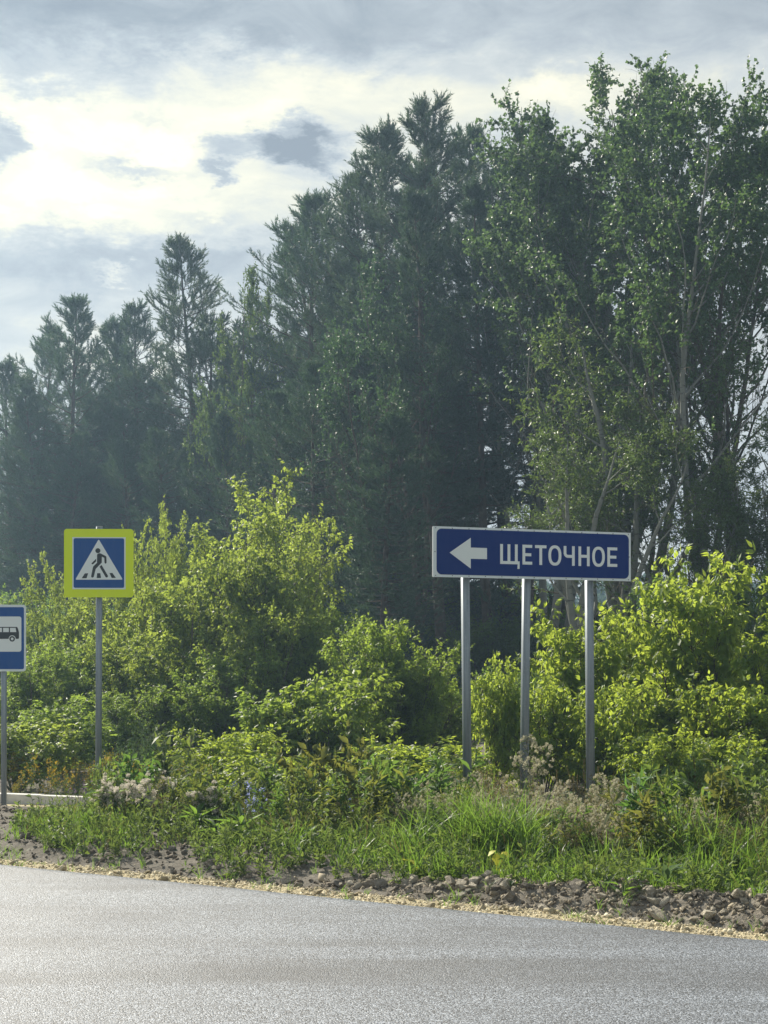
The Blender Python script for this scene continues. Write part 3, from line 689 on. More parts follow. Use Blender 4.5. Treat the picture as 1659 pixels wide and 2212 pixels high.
def leaves_on(rng, bag, polys, m, t0, proto, size, droop=0.3, spread=0.9, sv=0.3, tint0=0.0, tint1=1.0, updir=0.6):
    """m leaves on every polyline, pointing out and hanging a little"""
    n = len(polys); t = (np.arange(m)[None] + rng.uniform(0, 1, (n, m))) / m * (1 - t0) + t0
    p, d = along(polys, t); p = p.reshape(-1, 3); d = d.reshape(-1, 3); k = len(p)
    a = norm(d * 0.7 + rng.normal(0, spread, (k, 3)) + np.array([0, 0, -droop]))
    nrm = norm(rng.normal(0, 0.55, (k, 3)) + np.array([0, 0, updir]))
    tn = np.clip(np.repeat(rng.uniform(tint0, tint1, n), m) * 0.5 + rng.uniform(tint0, tint1, k) * 0.5, 0, 1)
    bag.inst(*proto, p, frames(a, nrm), size * rng.uniform(1 - sv, 1 + sv, k), tn)

def radii(n, s, r0, r1): return np.asarray(r0).reshape(-1, 1) * (1 - np.linspace(0, 1, s)[None]) + np.asarray(r1).reshape(-1, 1) * np.linspace(0, 1, s)[None] + 0 * np.zeros((n, 1))

TOP = {}
def note_top(root, bag):
    V = np.concatenate(bag.V); TOP[id(root)] = V[V[:, 2] > 0.62 * V[:, 2].max()][::5].astype(float)
def fit_top(pr, px, py, Y, rz, z0, sxy=1.0):
    """foot position and height scale at which the plant's highest leaves, seen from the road, reach the height the photograph shows"""
    V = TOP[id(pr)]; c, s_ = math.cos(rz), math.sin(rz); A = V[:, 0] * c - V[:, 1] * s_; B = V[:, 0] * s_ + V[:, 1] * c
    X = (px - CX) / FPX * Y; k = (EYE + (HY - py) / FPX * Y - z0) / V[:, 2].max()
    for _ in range(8):
        d = Y + B * k * sxy; el_ = (z0 + V[:, 2] * k - EYE) / d; m = el_ > el_.max() - 8 / FPX
        xs_ = ((X + A * k * sxy) / d)[m].mean(); X += ((px - CX) / FPX - xs_) * Y * 0.9
        k *= 1 + 0.9 * ((HY - py) / FPX - el_.max()) * Y / max(0.5, V[:, 2].max() * k)
    return X, Y, k
TIP = {}
def tip_shift(pr, rz, sx):
    a, b = TIP.get(id(pr), (0, 0)); return (a * math.cos(rz) - b * math.sin(rz)) * sx, (a * math.sin(rz) + b * math.cos(rz)) * sx
def make_pine(name, seed, H, crown0=0.06, slope=0.50, rmax=2.5, bark='pine_bark', spacing=0.46, dens=1.0, gap=0.1):
    rng = np.random.default_rng(seed); root = empty(name)
    wood, dead, crown = Bag(), Bag(), Bag()
    T = grow(rng, np.zeros((1, 3)), np.array([[0, 0, 1.0]]), H, 24, 0.018, 0.03)
    tube(wood, T, radii(1, 25, [0.011 * H + 0.03], [0.012]), 10)
    z = crown0 * H; P0 = []; D0 = []; L = []; UP = []; dd = []
    side = rng.uniform(0, 6.28); asym = rng.uniform(0.1, 0.28)
    while z < H - 0.4:
        d = H - z; m = int(rng.integers(4, 7)); ph0 = rng.uniform(0, 6.28)
        for i in range(m):
            if rng.uniform() < gap: continue
            ph = ph0 + 2 * PI * i / m + rng.normal(0, 0.18)
            l = min(0.20 + slope * (0.82 * d if d < 2.5 else 2.05 + 0.95 * (d - 2.5)) ** 0.95, rmax * (0.85 + 0.15 * (1 - z / H))) * rng.uniform(0.5, 1.15) * (1 + asym * math.cos(ph - side))
            elev = math.radians(max(-6, 46 - 6.5 * d + rng.normal(0, 8)))
            P0.append(z + rng.uniform(-0.05, 0.05)); D0.append((math.cos(ph) * math.cos(elev), math.sin(ph) * math.cos(elev), math.sin(elev))); L.append(l); UP.append(0.085 + 0.03 * (d > 3)); dd.append(d)
        z += spacing * rng.uniform(0.8, 1.2) * (0.80 if d > 6 else 1.0)
    tt = np.array(P0) / H; p, _ = along(np.repeat(T, len(tt), 0), tt[:, None]); p = p[:, 0]
    L = np.array(L); B = grow(rng, p, np.array(D0), L, 6, 0.055, np.array(UP)); n = len(B)
    tube(wood, B, radii(n, 7, 0.006 + 0.009 * L, 0.004 + 0 * L), 4)
    # side branchlets
    bp_, bd, bt, bi = spawn(rng, B, 11, 0.20, 0.98, 0.5, 0.95, 0.35)
    bl = np.minimum(0.85, (0.16 + L[bi] * 0.34 * (1.08 - bt)) * rng.uniform(0.7, 1.2, len(bi)))
    keep = bl < 2 * L[bi] * 0.8
    b2 = grow(rng, bp_[keep], bd[keep], bl[keep], 3, 0.08, 0.24); tube(wood, b2, radii(len(b2), 4, 0.007 + 0 * bl[keep], 0.003 + 0 * bl[keep]), 3)
    protos = [shoot_proto(rng, n=int(13 * dens)) for _ in range(4)]
    def shoots(polys, m, t0, sz):
        n_ = len(polys); t = (np.arange(m)[None] + rng.uniform(0.3, 1, (n_, m))) / m * (1 - t0) + t0
        t[:, -1] = 0.98
        pp, pd = along(polys, t); k = n_ * m; pd = norm(pd.reshape(-1, 3) + rng.normal(0, 0.20, (k, 3)) + np.array([0, 0, 0.20])); pp = pp.reshape(-1, 3) - pd * 0.08
        sel = rng.integers(0, 4, k); S = sz * rng.uniform(0.75, 1.2, k); tn = np.clip(np.repeat(rng.uniform(0, 1, n_), m) * 0.6 + rng.uniform(0, 0.4, k), 0, 1)
        R = frames(pd, rng.normal(0, 1, (k, 3)))
        for i in range(4):
            s_ = sel == i; crown.inst(*protos[i], pp[s_], R[s_], S[s_], tn[s_])
    shoots(b2, 5, 0.05, 1.0); shoots(B, 7, 0.35, 1.0)
    top = grow(rng, T[:, -2], np.array([[0, 0, 1.0]]), 0.7, 3, 0.02, 0); shoots(top, 5, 0.1, 1.0)
    # bare dead limbs low on the trunk
    dp, ddir, dt, di = spawn(rng, T, 26, 0.08, 0.5, 1.1, 1.7, 0.5); dl = rng.uniform(0.5, 2.0, len(dp))
    db = grow(rng, dp, ddir, dl, 6, 0.13, -0.02); tube(dead, db, radii(len(db), 7, 0.014 + 0 * dl, 0.004 + 0 * dl), 3)
    sp_, sd, st_, si = spawn(rng, db, 5, 0.3, 1.0, 0.5, 1.1); sb = grow(rng, sp_, sd, rng.uniform(0.2, 0.6, len(sp_)), 3, 0.15, 0); tube(dead, sb, radii(len(sb), 4, 0.005 + 0 * sp_[:, 0], 0.003 + 0 * sp_[:, 0]), 3)
    note_top(root, crown)
    wood.build('trunk', M[bark], root, True); tag(crown.build('crown', M['pine'], root), kind='stuff'); tag(dead.build('dead_limbs', M['twig'], root), kind='stuff')
    return root

def make_broadleaf(name, seed, H, r0, limbs, t0=0.28, bark='bark', leafmat='poplar', wood_only_low=True, nb=8, nt=8, nl=14, lsize=1.0, lean=(0, 0), spreadL=0.36, forks=0, proto=None, limb_a=(0.45, 0.95), lowcut=0.48):
    rng = np.random.default_rng(seed); root = empty(name); wood, twigs, crown = Bag(), Bag(), Bag()
    P0 = [(0, 0, 0)]; D0 = [(lean[0], lean[1], 1.0)]; LL = [H * 0.97]; RR = [r0]
    for i in range(forks):
        a = 6.28 * i / max(1, forks) + rng.uniform(0, 2); P0.append((0.05 * math.cos(a), 0.05 * math.sin(a), 0.3 + 1.2 * rng.uniform()))
        D0.append((0.26 * math.cos(a), 0.26 * math.sin(a), 1.0)); LL.append(H * rng.uniform(0.75, 0.95)); RR.append(r0 * rng.uniform(0.6, 0.85))
    T = grow(rng, np.array(P0, float), np.array(D0, float), np.array(LL), 16, 0.07, 0.06); nT = len(T); RR = np.array(RR)
    taper = (1 - np.linspace(0, 1, 17)[None]) ** 0.85; TR = RR[:, None] * taper + 0.008; tube(wood, T, TR, 10)
    m = max(3, limbs // nT); p, d, t, i = spawn(rng, T, m, t0, 0.97, *limb_a); LT = np.array(LL)[i]
    L = LT * spreadL * (1.15 - 0.85 * t) * rng.uniform(0.7, 1.2, len(t)); B = grow(rng, p, d, L, 8, 0.12, 0.07)
    rb = np.maximum(0.012, RR[i] * (1 - t) ** 0.85 * 0.55); tube(wood, B, radii(len(B), 9, rb, 0.006 + 0 * rb), 6)
    p, d, t, i = spawn(rng, B, nb, 0.2, 0.98, 0.45, 1.0); L2 = (0.35 + L[i] * 0.42 * (1.1 - t)) * rng.uniform(0.7, 1.2, len(t)); B2 = grow(rng, p, d, L2, 5, 0.14, 0.04)
    r2 = np.maximum(0.006, rb[i] * 0.4 * (1.1 - t)); tube(twigs, B2, radii(len(B2), 6, r2, 0.003 + 0 * r2), 4)
    p, d, t, i = spawn(rng, B2, nt, 0.15, 1.0, 0.4, 1.1); L3 = rng.uniform(0.22, 0.55, len(t)); B3 = grow(rng, p, d, L3, 3, 0.18, 0.05)
    tube(twigs, B3, radii(len(B3), 4, 0.004 + 0 * L3, 0.002 + 0 * L3), 3)
    sel = rng.uniform(0, 1, len(B3)) < 0.07 + 0.74 * sstep(B3[:, 0, 2] / H, lowcut, lowcut + 0.25); leaves_on(rng, crown, B3[sel], nl, 0.1, proto or leaf2_proto(0.078, 0.085, 0.2, 0.1), lsize, 0.35, 0.9)
    note_top(root, crown)
    wood.build('trunk', M[bark], root, True); tag(twigs.build('branches', M['twig'], root), kind='stuff'); tag(crown.build('crown', M[leafmat], root), kind='stuff')
    return root

def make_shrub(name, seed, H, stems, spread, proto, nb=10, nt=6, nl=6, lsize=1.0, leafmat='boxelder', t0=0.12, up=0.07, blen=0.34):
    rng = np.random.default_rng(seed); root = empty(name); wood, crown = Bag(), Bag()
    a = np.arange(stems) * 2.4 + rng.uniform(0, 1, stems); q_ = rng.uniform(0.15, 1.0, stems)
    D0 = np.stack([np.cos(a) * q_ * spread, np.sin(a) * q_ * spread, np.ones(stems)], -1)
    P0 = np.stack([np.cos(a) * 0.12, np.sin(a) * 0.12, np.zeros(stems) - 0.1], -1); LL = H * rng.uniform(0.80, 1.0, stems) * (1.04 - 0.22 * q_ ** 2)
    T = grow(rng, P0, D0, LL, 10, 0.07, up); tube(wood, T, radii(stems, 11, 0.007 * H + 0.008 + 0 * LL, 0.004 + 0 * LL), 6)
    p, d, t, i = spawn(rng, T, nb, t0, 1.0, 0.5, 1.15, 0.2); L = (0.25 + LL[i] * blen * (1.1 - 0.8 * t)) * rng.uniform(0.6, 1.2, len(t)); B = grow(rng, p, d, L, 5, 0.12, 0.10)
    tube(wood, B, radii(len(B), 6, 0.009 + 0 * L, 0.003 + 0 * L), 4)
    p, d, t, i = spawn(rng, B, nt, 0.2, 1.0, 0.4, 1.0, 0.2); L3 = rng.uniform(0.18, 0.45, len(t)); B3 = grow(rng, p, d, L3, 3, 0.14, 0.10)
    tube(wood, B3, radii(len(B3), 4, 0.004 + 0 * L3, 0.002 + 0 * L3), 3)
    leaves_on(rng, crown, B3, nl, 0.15, proto, lsize, 0.30, 0.8, 0.3, updir=1.0)
    leaves_on(rng, crown, T[:, 7:], 3, 0.2, proto, lsize, 0.1, 0.8, 0.3, updir=1.0)
    note_top(root, crown)
    wood.build('stems', M['twig'], root, True); tag(crown.build('crown', M[leafmat], root), kind='stuff')
    return root

def put(proto, used, loc, rz, scale, label, cat, group=None, color=(1, 1, 1)):
    o = proto if not used.get(proto.name) else copy_tree(proto); used[proto.name] = 1
    o.location = loc; o.rotation_euler = (0, 0, rz)
    o.scale = scale if hasattr(scale, '__len__') else (scale, scale, scale)
    tag(o, label, cat, group)
    for ch in o.children: ch.color = (*color, 1)
    return o
USED = {}
def gz(x, y): return float(ground_z(np.array([x]), np.array([y]))[0])

# ------------------------------------------------------------------ pines
PH = 18.0
pines = [make_pine('pine_tree', 11, PH, 0.04, 0.66, 3.1), make_pine('pine_tree', 12, PH, 0.05, 0.60, 2.9, gap=0.10), make_pine('pine_tree', 13, PH, 0.04, 0.68, 3.1, gap=0.14)]
pines.append(make_pine('pine_tree', 15, PH, 0.04, 0.58, 2.8, gap=0.12)); pines.append(make_pine('pine_tree', 16, PH, 0.05, 0.66, 2.7, gap=0.2))
tallpine = make_pine('pine_tree', 14, PH, 0.42, 0.46, 2.2, gap=0.2)
pg = 'pines along the edge of the wood'
PL = [  # px, top row, Y, prototype, rotation, label
 (18, 768, 60, 0, 0.4, 'dark pine whose tip shows at the far left edge of the photo'),
 (60, 800, 57, 2, 2.4, 'low pine with a side spur left of the twin topped pine'),
 (110, 690, 62, 1, 1.0, 'slimmer of two pine tips close together at the far left'),
 (165, 630, 58, 0, 2.2, 'taller of two pine tips close together at the far left'),
 (243, 676, 60, 1, 3.3, 'short narrow pine between the two big pines on the left'),
 (300, 640, 58, 0, 5.0, 'pine pressed against the left flank of the lone tall pine'),
 (385, 497, 54, 2, 4.1, 'tall pine with a candelabra top standing alone left of centre'),
 (455, 660, 52, 1, 0.7, 'pine filling the saddle right of the candelabra topped pine'),
 (560, 640, 51, 0, 5.9, 'pine behind the small leafy tree left of centre'),
 (622, 470, 49, 1, 2.9, 'slender pine tip just left of the pointed central pine'),
 (690, 405, 47, 0, 1.7, 'pointed central pine, second step of the rising treeline'),
 (775, 560, 44, 2, 3.9, 'broad pine below the step left of the highest pines'),
 (783, 345, 46, 1, 4.6, 'pine with a side limb leaning out left of the highest pines'),
 (838, 248, 44, 1, 0.2, 'pine with a bare gap under its tufted tip'),
 (893, 320, 47, 0, 4.4, 'pine wedged between the two highest pine tips'),
 (938, 190, 43, 2, 5.2, 'highest pine of the wood, bushy top against the sky'),
 (1022, 262, 43, 1, 2.0, 'pine whose narrow tip meets the leafy trees at the right')]
for ip, (px, py, Y, k, rz, lab) in enumerate(PL):
    k = (3, 1, 4, 0, 2)[ip % 5] if ip % 2 else (0, 2, 3, 4, 1)[ip % 5]
    z0 = -0.08; X, Y, s = fit_top(pines[k], px, py, Y, rz, z0, 1.14)
    put(pines[k], USED, (X, Y, z0), rz, (s * 1.14, s * 1.14, s), lab, 'pine tree', pg, (0.9 + 0.2 * ((k * 7 + px) % 5) / 5, 1.0, 0.95 + 0.1 * (px % 3) / 3))
# tall bare-trunked pines seen through the leaves right of centre, and pines deeper in the wood
for (px, py, Y, rz, lab) in [(955, 420, 39, 0.3, 'bare trunked pine left above the blue direction sign'), (1050, 430, 40, 1.8, 'bare trunked pine right above the arrow of the blue sign'),
                             (1135, 470, 41, 3.0, 'bare trunked pine behind the leafy trees above the town name'), (1215, 430, 42, 4.3, 'bare trunked pine in the darkest gap right of centre'),
                             (1275, 640, 38, 5.3, 'short dark pine beside the forked leafy tree')]:
    X, _, Z = wpt(px, py, Y); s = (Z + 0.1) / PH
    put(tallpine, USED, (X, Y, gz(X, Y)), rz, (s, s, s), lab, 'pine tree', pg, (0.8, 0.85, 0.85))
LM = [(40, 'far left edge of the wood'), (165, 'twin pine tips at the far left'), (270, 'short narrow pine on the left'), (385, 'candelabra topped pine'), (480, 'saddle right of the candelabra topped pine'),
      (560, 'small light green leafy tree'), (625, 'slender pine tip left of the central point'), (690, 'pointed central pine'), (790, 'pines with the leaning side limb'), (860, 'two highest pine tips'),
      (950, 'left end of the direction sign'), (1050, 'arrow of the direction sign'), (1130, 'first letters of the town name'), (1210, 'middle letters of the town name'), (1310, 'last letters of the town name'), (1420, 'gap right of the direction sign'), (1560, 'low trees by the right edge'), (1720, 'trees cut by the right edge')]
SEEN_L = {}
def behind(px, kind):
    ph = min(LM, key=lambda q_: abs(q_[0] - px))[1]; n = SEEN_L.get((kind, ph), 0); SEEN_L[(kind, ph)] = n + 1
    return kind + ('', ' second', ' third', ' fourth', ' fifth')[n] + (' in depth,' if n else '') + ' behind the ' + ph
for (px, py, Y) in [(0, 900, 66), (45, 880, 61), (90, 850, 63), (150, 800, 64), (200, 860, 58), (270, 800, 61), (360, 820, 57), (420, 860, 55), (480, 820, 56), (540, 900, 50), (300, 900, 55), (760, 700, 50), (220, 830, 64), (330, 760, 62), (440, 780, 58), (520, 760, 55), (590, 690, 53), (660, 640, 52), (740, 560, 51), (700, 800, 40), (960, 600, 49), (600, 860, 43), (500, 900, 47), (400, 940, 50), (120, 940, 54), (250, 960, 52), (830, 900, 36)]:
    X, _, Z = wpt(px, py, Y); s = (Z + 0.1) / PH; k = (px // 7) % 5
    sxy = max(s, 0.62)
    put(pines[k], USED, (X, Y, gz(X, Y)), (px * 0.37) % 6.28, (sxy, sxy, s), behind(px, 'shadowy inner pine'), 'pine tree', 'pines deeper in the wood', (0.85, 0.95, 0.9))

# ------------------------------------------------------------------ leafy trees at the right
BH = 15.0
poplars = [make_broadleaf('poplar_tree', 21, BH, 0.17, 34, 0.33, forks=1, nb=9, nt=9, nl=14, bark='pale_bark', spreadL=0.40),
           make_broadleaf('poplar_tree', 22, BH, 0.15, 34, 0.38, forks=2, nb=9, nt=9, nl=13, bark='bark', spreadL=0.42)]
willow = make_broadleaf('forked_tree', 23, 8.0, 0.17, 20, 0.30, forks=3, nb=8, nt=8, nl=12, bark='pale_bark', spreadL=0.42, proto=leaf2_proto(0.034, 0.095, 0.2, 0.15), lowcut=0.1)
tg = 'leafy trees at the right'
for (px, py, Y, k, rz, sxy, col, lab) in [
    (548, 575, 48, 1, 0.6, 0.52, (1.25, 1.25, 0.8), 'small light green leafy tree among the pines left of centre'),
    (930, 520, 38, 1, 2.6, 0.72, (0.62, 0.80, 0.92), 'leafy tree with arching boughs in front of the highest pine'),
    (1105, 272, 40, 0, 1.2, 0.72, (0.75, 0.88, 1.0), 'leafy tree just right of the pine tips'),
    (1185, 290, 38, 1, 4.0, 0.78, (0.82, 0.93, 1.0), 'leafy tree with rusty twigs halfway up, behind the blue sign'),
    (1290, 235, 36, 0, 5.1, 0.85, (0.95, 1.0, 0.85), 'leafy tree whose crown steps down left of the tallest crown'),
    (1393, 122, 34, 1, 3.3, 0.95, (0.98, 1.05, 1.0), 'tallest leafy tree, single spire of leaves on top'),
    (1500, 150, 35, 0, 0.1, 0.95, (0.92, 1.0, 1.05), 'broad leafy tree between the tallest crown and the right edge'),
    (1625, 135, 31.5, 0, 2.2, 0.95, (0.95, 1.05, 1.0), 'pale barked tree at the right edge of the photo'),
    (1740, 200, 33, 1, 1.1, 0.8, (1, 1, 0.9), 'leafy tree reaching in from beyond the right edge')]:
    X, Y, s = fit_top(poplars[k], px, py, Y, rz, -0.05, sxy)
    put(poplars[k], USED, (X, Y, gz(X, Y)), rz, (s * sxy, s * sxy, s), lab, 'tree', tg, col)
for (px, py, Y, rz, lab) in [(1462, 900, 29, 0.5, 'low forked tree with whitish trunk right of the blue sign'), (1330, 640, 32, 2.0, 'bright leafed small tree above the right end of the sign'),
                             (1590, 960, 30, 3.5, 'low spreading tree under the right edge crowns'),
                             (1385, 850, 31, 1.1, 'low tree filling the gap over the right corner of the sign'), (1535, 1010, 29.5, 4.4, 'lowest leafy tree above the bushes near the right edge'), (1665, 880, 31, 5.4, 'low tree partly cut by the right edge')]:
    X, Y, s = fit_top(willow, px, py, Y, rz, -0.05)
    put(willow, USED, (X, Y, gz(X, Y)), rz, (s, s, s), lab, 'tree', 'low trees at the right', (1.15, 1.1, 0.8))

# ------------------------------------------------------------------ box elder shrubs
far_leaf = compound(0.034, 0.066, 0.10, 2, 0.75, False)
near_leaf = compound(0.038, 0.086, 0.12, 2, 0.85, True)
domeA = make_shrub('boxelder_bush', 31, 5.0, 13, 0.50, far_leaf, 14, 8, 6, 1.0)
domeB = make_shrub('boxelder_bush', 32, 4.0, 11, 0.62, far_leaf, 13, 8, 6, 1.0)
nearA = make_shrub('boxelder_bush', 33, 2.6, 8, 0.42, near_leaf, 10, 5, 5, 1.0, blen=0.26)
nearB = make_shrub('boxelder_bush', 34, 2.2, 9, 0.55, near_leaf, 10, 5, 5, 1.0, blen=0.28)
YG = (1.10, 1.10, 1.10); GR = (0.9, 1.0, 1.0); BR = (1.22, 1.22, 1.0); SHADE_DK = (0.62, 0.78, 0.75)  # darkest tint: shade of the wood's interior put into the leaf colour
sg = 'box elder bushes in front of the wood'
for (px, py, Y, pr, wf, rz, col, lab) in [
    (608, 992, 28, domeA, 0.92, 0.3, YG, 'largest yellow green dome shaped bush left of centre'),
    (690, 1110, 30, domeA, 0.5, 1.3, YG, 'right shoulder of bushes beside the largest dome'),
    (510, 1160, 27, domeB, 0.8, 2.3, YG, 'yellow green bush under the left side of the largest dome'),
    (355, 1068, 29, domeA, 0.45, 3.0, YG, 'tall narrow bush right behind the crossing sign'),
    (420, 1215, 27, domeB, 0.9, 3.8, YG, 'yellow green bush between the crossing sign and the largest dome'),
    (215, 1160, 30, domeA, 0.5, 4.6, YG, 'bush peeping over the top of the crossing sign'),
    (95, 1180, 31, domeA, 0.6, 5.4, YG, 'yellow green bush between the bus sign and the crossing sign'),
    (-30, 1230, 31, domeA, 0.8, 0.9, GR, 'bush behind the bus stop sign at the left edge'),
    (300, 1350, 26, domeB, 0.9, 1.9, YG, 'bush right of the crossing sign pole'),
    (170, 1370, 27, domeB, 0.9, 2.7, GR, 'bush directly behind the crossing sign pole'),
    (60, 1400, 26, domeB, 0.9, 3.5, GR, 'bush just right of the bus stop sign'),
    (620, 1290, 26, domeB, 1.0, 4.3, YG, 'mid height bush below the largest dome'),
    (480, 1390, 25, domeB, 0.9, 5.1, GR, 'green bush low left of centre'),
    (700, 1290, 27, domeB, 0.7, 5.7, GR, 'shaded green bush right of the largest dome'),
    (800, 1315, 23, domeB, 0.85, 0.4, (1.02, 1.10, 0.95), 'fresh green bush with pointed top left of the sign posts'),
    (880, 1400, 23, domeB, 0.8, 1.2, (0.85, 0.92, 0.9), 'dark green bush left of the first sign post'),
    (700, 1430, 21.5, nearB, 1.15, 2.1, (1.0, 1.05, 0.95), 'green bush in the middle before the dark gap'),
    (600, 1480, 21.5, nearA, 1.0, 2.9, GR, 'loose bush below the mid height yellow green bushes'),
    (960, 1470, 25, domeB, 0.6, 3.9, SHADE_DK, 'dark bush behind the first sign post'),
    (1075, 1405, 19, nearA, 0.55, 4.7, BR, 'bright large leafed sapling between the first and second post'),
    (1215, 1290, 20.5, nearA, 0.85, 5.5, BR, 'tall bright bush between the second and third post'),
    (1170, 1440, 19.3, nearB, 0.8, 0.8, BR, 'bright bush low between the second and third post'),
    (1320, 1440, 18.8, nearB, 0.8, 1.6, BR, 'bright bush just right of the third post'),
    (1430, 1290, 22, nearA, 0.8, 2.4, BR, 'bush with two raised fronds right of the direction sign'),
    (1525, 1285, 21.5, nearA, 0.75, 3.2, BR, 'tall bush second from the right edge'),
    (1480, 1470, 20, nearB, 1.0, 4.0, YG, 'rounded bush halfway to the right edge'),
    (1625, 1165, 20.5, nearA, 0.8, 4.9, BR, 'tallest bush at the right edge'),
    (1600, 1440, 18.7, nearB, 0.9, 5.6, BR, 'low bright bush by the right edge'),
    (1665, 1235, 19.5, nearA, 0.9, 0.5, BR, 'bush partly cut by the right edge'),
    (1400, 1560, 17.8, nearB, 0.7, 1.5, BR, 'knee high bright bush behind the dry weeds'),
    (1540, 1570, 17.5, nearB, 0.7, 2.5, BR, 'knee high bright bush near the right corner weeds'),
    (930, 1590, 17.4, nearB, 0.85, 3.4, BR, 'low bush with spread top fronds left of the first post'),
    (860, 1590, 17.6, nearB, 0.8, 4.4, BR, 'low bright bush in the dark hollow left of the posts'),
    (600, 1610, 16.2, nearB, 0.85, 5.2, BR, 'low bright bush in the middle of the verge'),
    (450, 1570, 17.8, nearA, 0.7, 0.2, BR, 'low bright bush right of the feathery mugwort'),
    (530, 1560, 19, nearB, 0.8, 1.4, BR, 'low leafy bush at the foot of the green bushes'),
    (740, 1640, 17.0, nearB, 0.8, 2.2, (1.0, 1.2, 0.85), 'low bush under the dark hollow'),
    (500, 1640, 15.3, nearB, 0.75, 0.9, BR, 'low bright bush spreading above the blue flowers'),
    (640, 1650, 15.0, nearB, 0.75, 2.7, BR, 'low bright bush right of the blue flowers'),
    (565, 1690, 14.5, nearB, 0.7, 4.1, BR, 'lowest leafy bush between the blue flowers and the road'),
    (800, 1655, 15.6, nearB, 0.7, 5.0, BR, 'low bush at the left end of the grassy patch'),
    (35, 1540, 21, nearB, 1.0, 3.1, YG, 'low yellowish bush behind the kerb'),
    (130, 1500, 22.5, nearA, 1.0, 4.2, GR, 'low green bush left of the crossing sign pole'),
    (250, 1480, 24, domeB, 0.7, 5.0, GR, 'low green bush right of the crossing sign pole'),
    (1340, 1400, 26, domeB, 0.7, 0.6, SHADE_DK, 'dark bush behind the third post'),
    (1130, 1430, 27, domeB, 0.7, 1.7, SHADE_DK, 'dark bush behind the middle post'),
    (1480, 1215, 28, domeB, 0.9, 2.8, SHADE_DK, 'dark tall bush under the low forked tree'),
    (1640, 1200, 28, domeB, 0.9, 3.7, SHADE_DK, 'dark tall bush in the shade at the right edge')]:
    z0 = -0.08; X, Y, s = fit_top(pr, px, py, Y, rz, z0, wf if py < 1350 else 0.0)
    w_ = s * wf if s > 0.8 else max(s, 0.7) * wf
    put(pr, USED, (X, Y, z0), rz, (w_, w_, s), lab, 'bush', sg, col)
# undergrowth below the pines, tree shade put into its darkened tint
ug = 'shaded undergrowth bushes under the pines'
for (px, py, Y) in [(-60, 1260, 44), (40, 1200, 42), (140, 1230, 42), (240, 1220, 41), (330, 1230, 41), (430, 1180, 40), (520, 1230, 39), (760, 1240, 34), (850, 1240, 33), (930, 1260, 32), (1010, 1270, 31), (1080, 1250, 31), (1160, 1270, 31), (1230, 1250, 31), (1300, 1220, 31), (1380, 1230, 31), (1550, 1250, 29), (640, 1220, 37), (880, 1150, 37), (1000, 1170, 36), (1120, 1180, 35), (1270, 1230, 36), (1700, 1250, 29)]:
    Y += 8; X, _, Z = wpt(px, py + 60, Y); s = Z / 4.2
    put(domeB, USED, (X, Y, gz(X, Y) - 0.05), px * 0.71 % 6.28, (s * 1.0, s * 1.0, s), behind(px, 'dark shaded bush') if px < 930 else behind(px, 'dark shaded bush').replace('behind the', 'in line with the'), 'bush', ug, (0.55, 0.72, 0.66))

# far woods seen in slits between the trunks
def far_woods():
    rng = np.random.default_rng(5); bag = Bag(); n = 26000
    x = rng.uniform(-110, 110, n); y = 150 + rng.uniform(0, 25, n); h = 9 + 5 * fbm(x, x * 0, 0.12, 4, 20); z = h * rng.uniform(0, 1, n) ** 0.8
    pv, pf = leaf2_proto(0.9, 1.2); bag.inst(pv, pf, np.stack([x, y, z], -1), frames(rng.normal(0, 1, (n, 3)), rng.normal(0, 1, (n, 3))), rng.uniform(0.6, 1.3, n), rng.uniform(0, 1, n))
    tag(bag.build('far_woods', M['pine']), kind='stuff')
far_woods()

# ------------------------------------------------------------------ grass
def blades(rng, bag, x, y, h, w, lean_dir, lean, tint):
    n = len(x); z = np.where(True, ground_z(x, y), 0); s, t = w2st(x, y)
    z = np.where(t < 1.55, np.maximum(z, berm_z(x, y)), z) - 0.01
    base = np.stack([x, y, z], -1); ld = np.stack([np.cos(lean_dir), np.sin(lean_dir), np.zeros(n)], -1)
    fs = rng.uniform(0, PI, n); side = np.stack([np.cos(fs), np.sin(fs), np.zeros(n)], -1)
    V = []
    for k, (f, wf) in enumerate(((0, 0.8), (0.4, 1.0), (0.75, 0.6), (1.0, 0.0))):
        c = base + ld * (lean * h * f ** 2)[:, None] + np.array([0, 0, 1.0]) * (h * (f - 0.35 * lean * f ** 2.5))[:, None]
        if wf: V += [c - side * (w * wf / 2)[:, None], c + side * (w * wf / 2)[:, None]]
        else: V.append(c)
    V = np.stack(V, 1).reshape(-1, 3); o = (np.arange(n) * 7)[:, None]
    Q = np.concatenate([np.array([[0, 1, 3, 2]]) + o, np.array([[2, 3, 5, 4]]) + o]); T = np.array([[4, 5, 6]]) + o
    bag.add(V, [Q, T], np.repeat(tint, 7))
def grass_start(s):
    """distance from the asphalt where the grass begins"""
    return 1.02 + 0.16 * (fbm(s, s * 0 + 5, 1.3, 3, 30) - 0.5) * 2 - 0.08 * (1 - sstep(s, 0.4, 0.8)) - 0.26 * np.exp(-((s - 1.75) / 0.4) ** 2) + 0.30 * np.exp(-((s - 0.98) / 0.22) ** 2)
def bare(s, t): return (s + 1.05 * t < 0.31 + 0.25 * np.sin(3 * t)) & (t < 5.5)
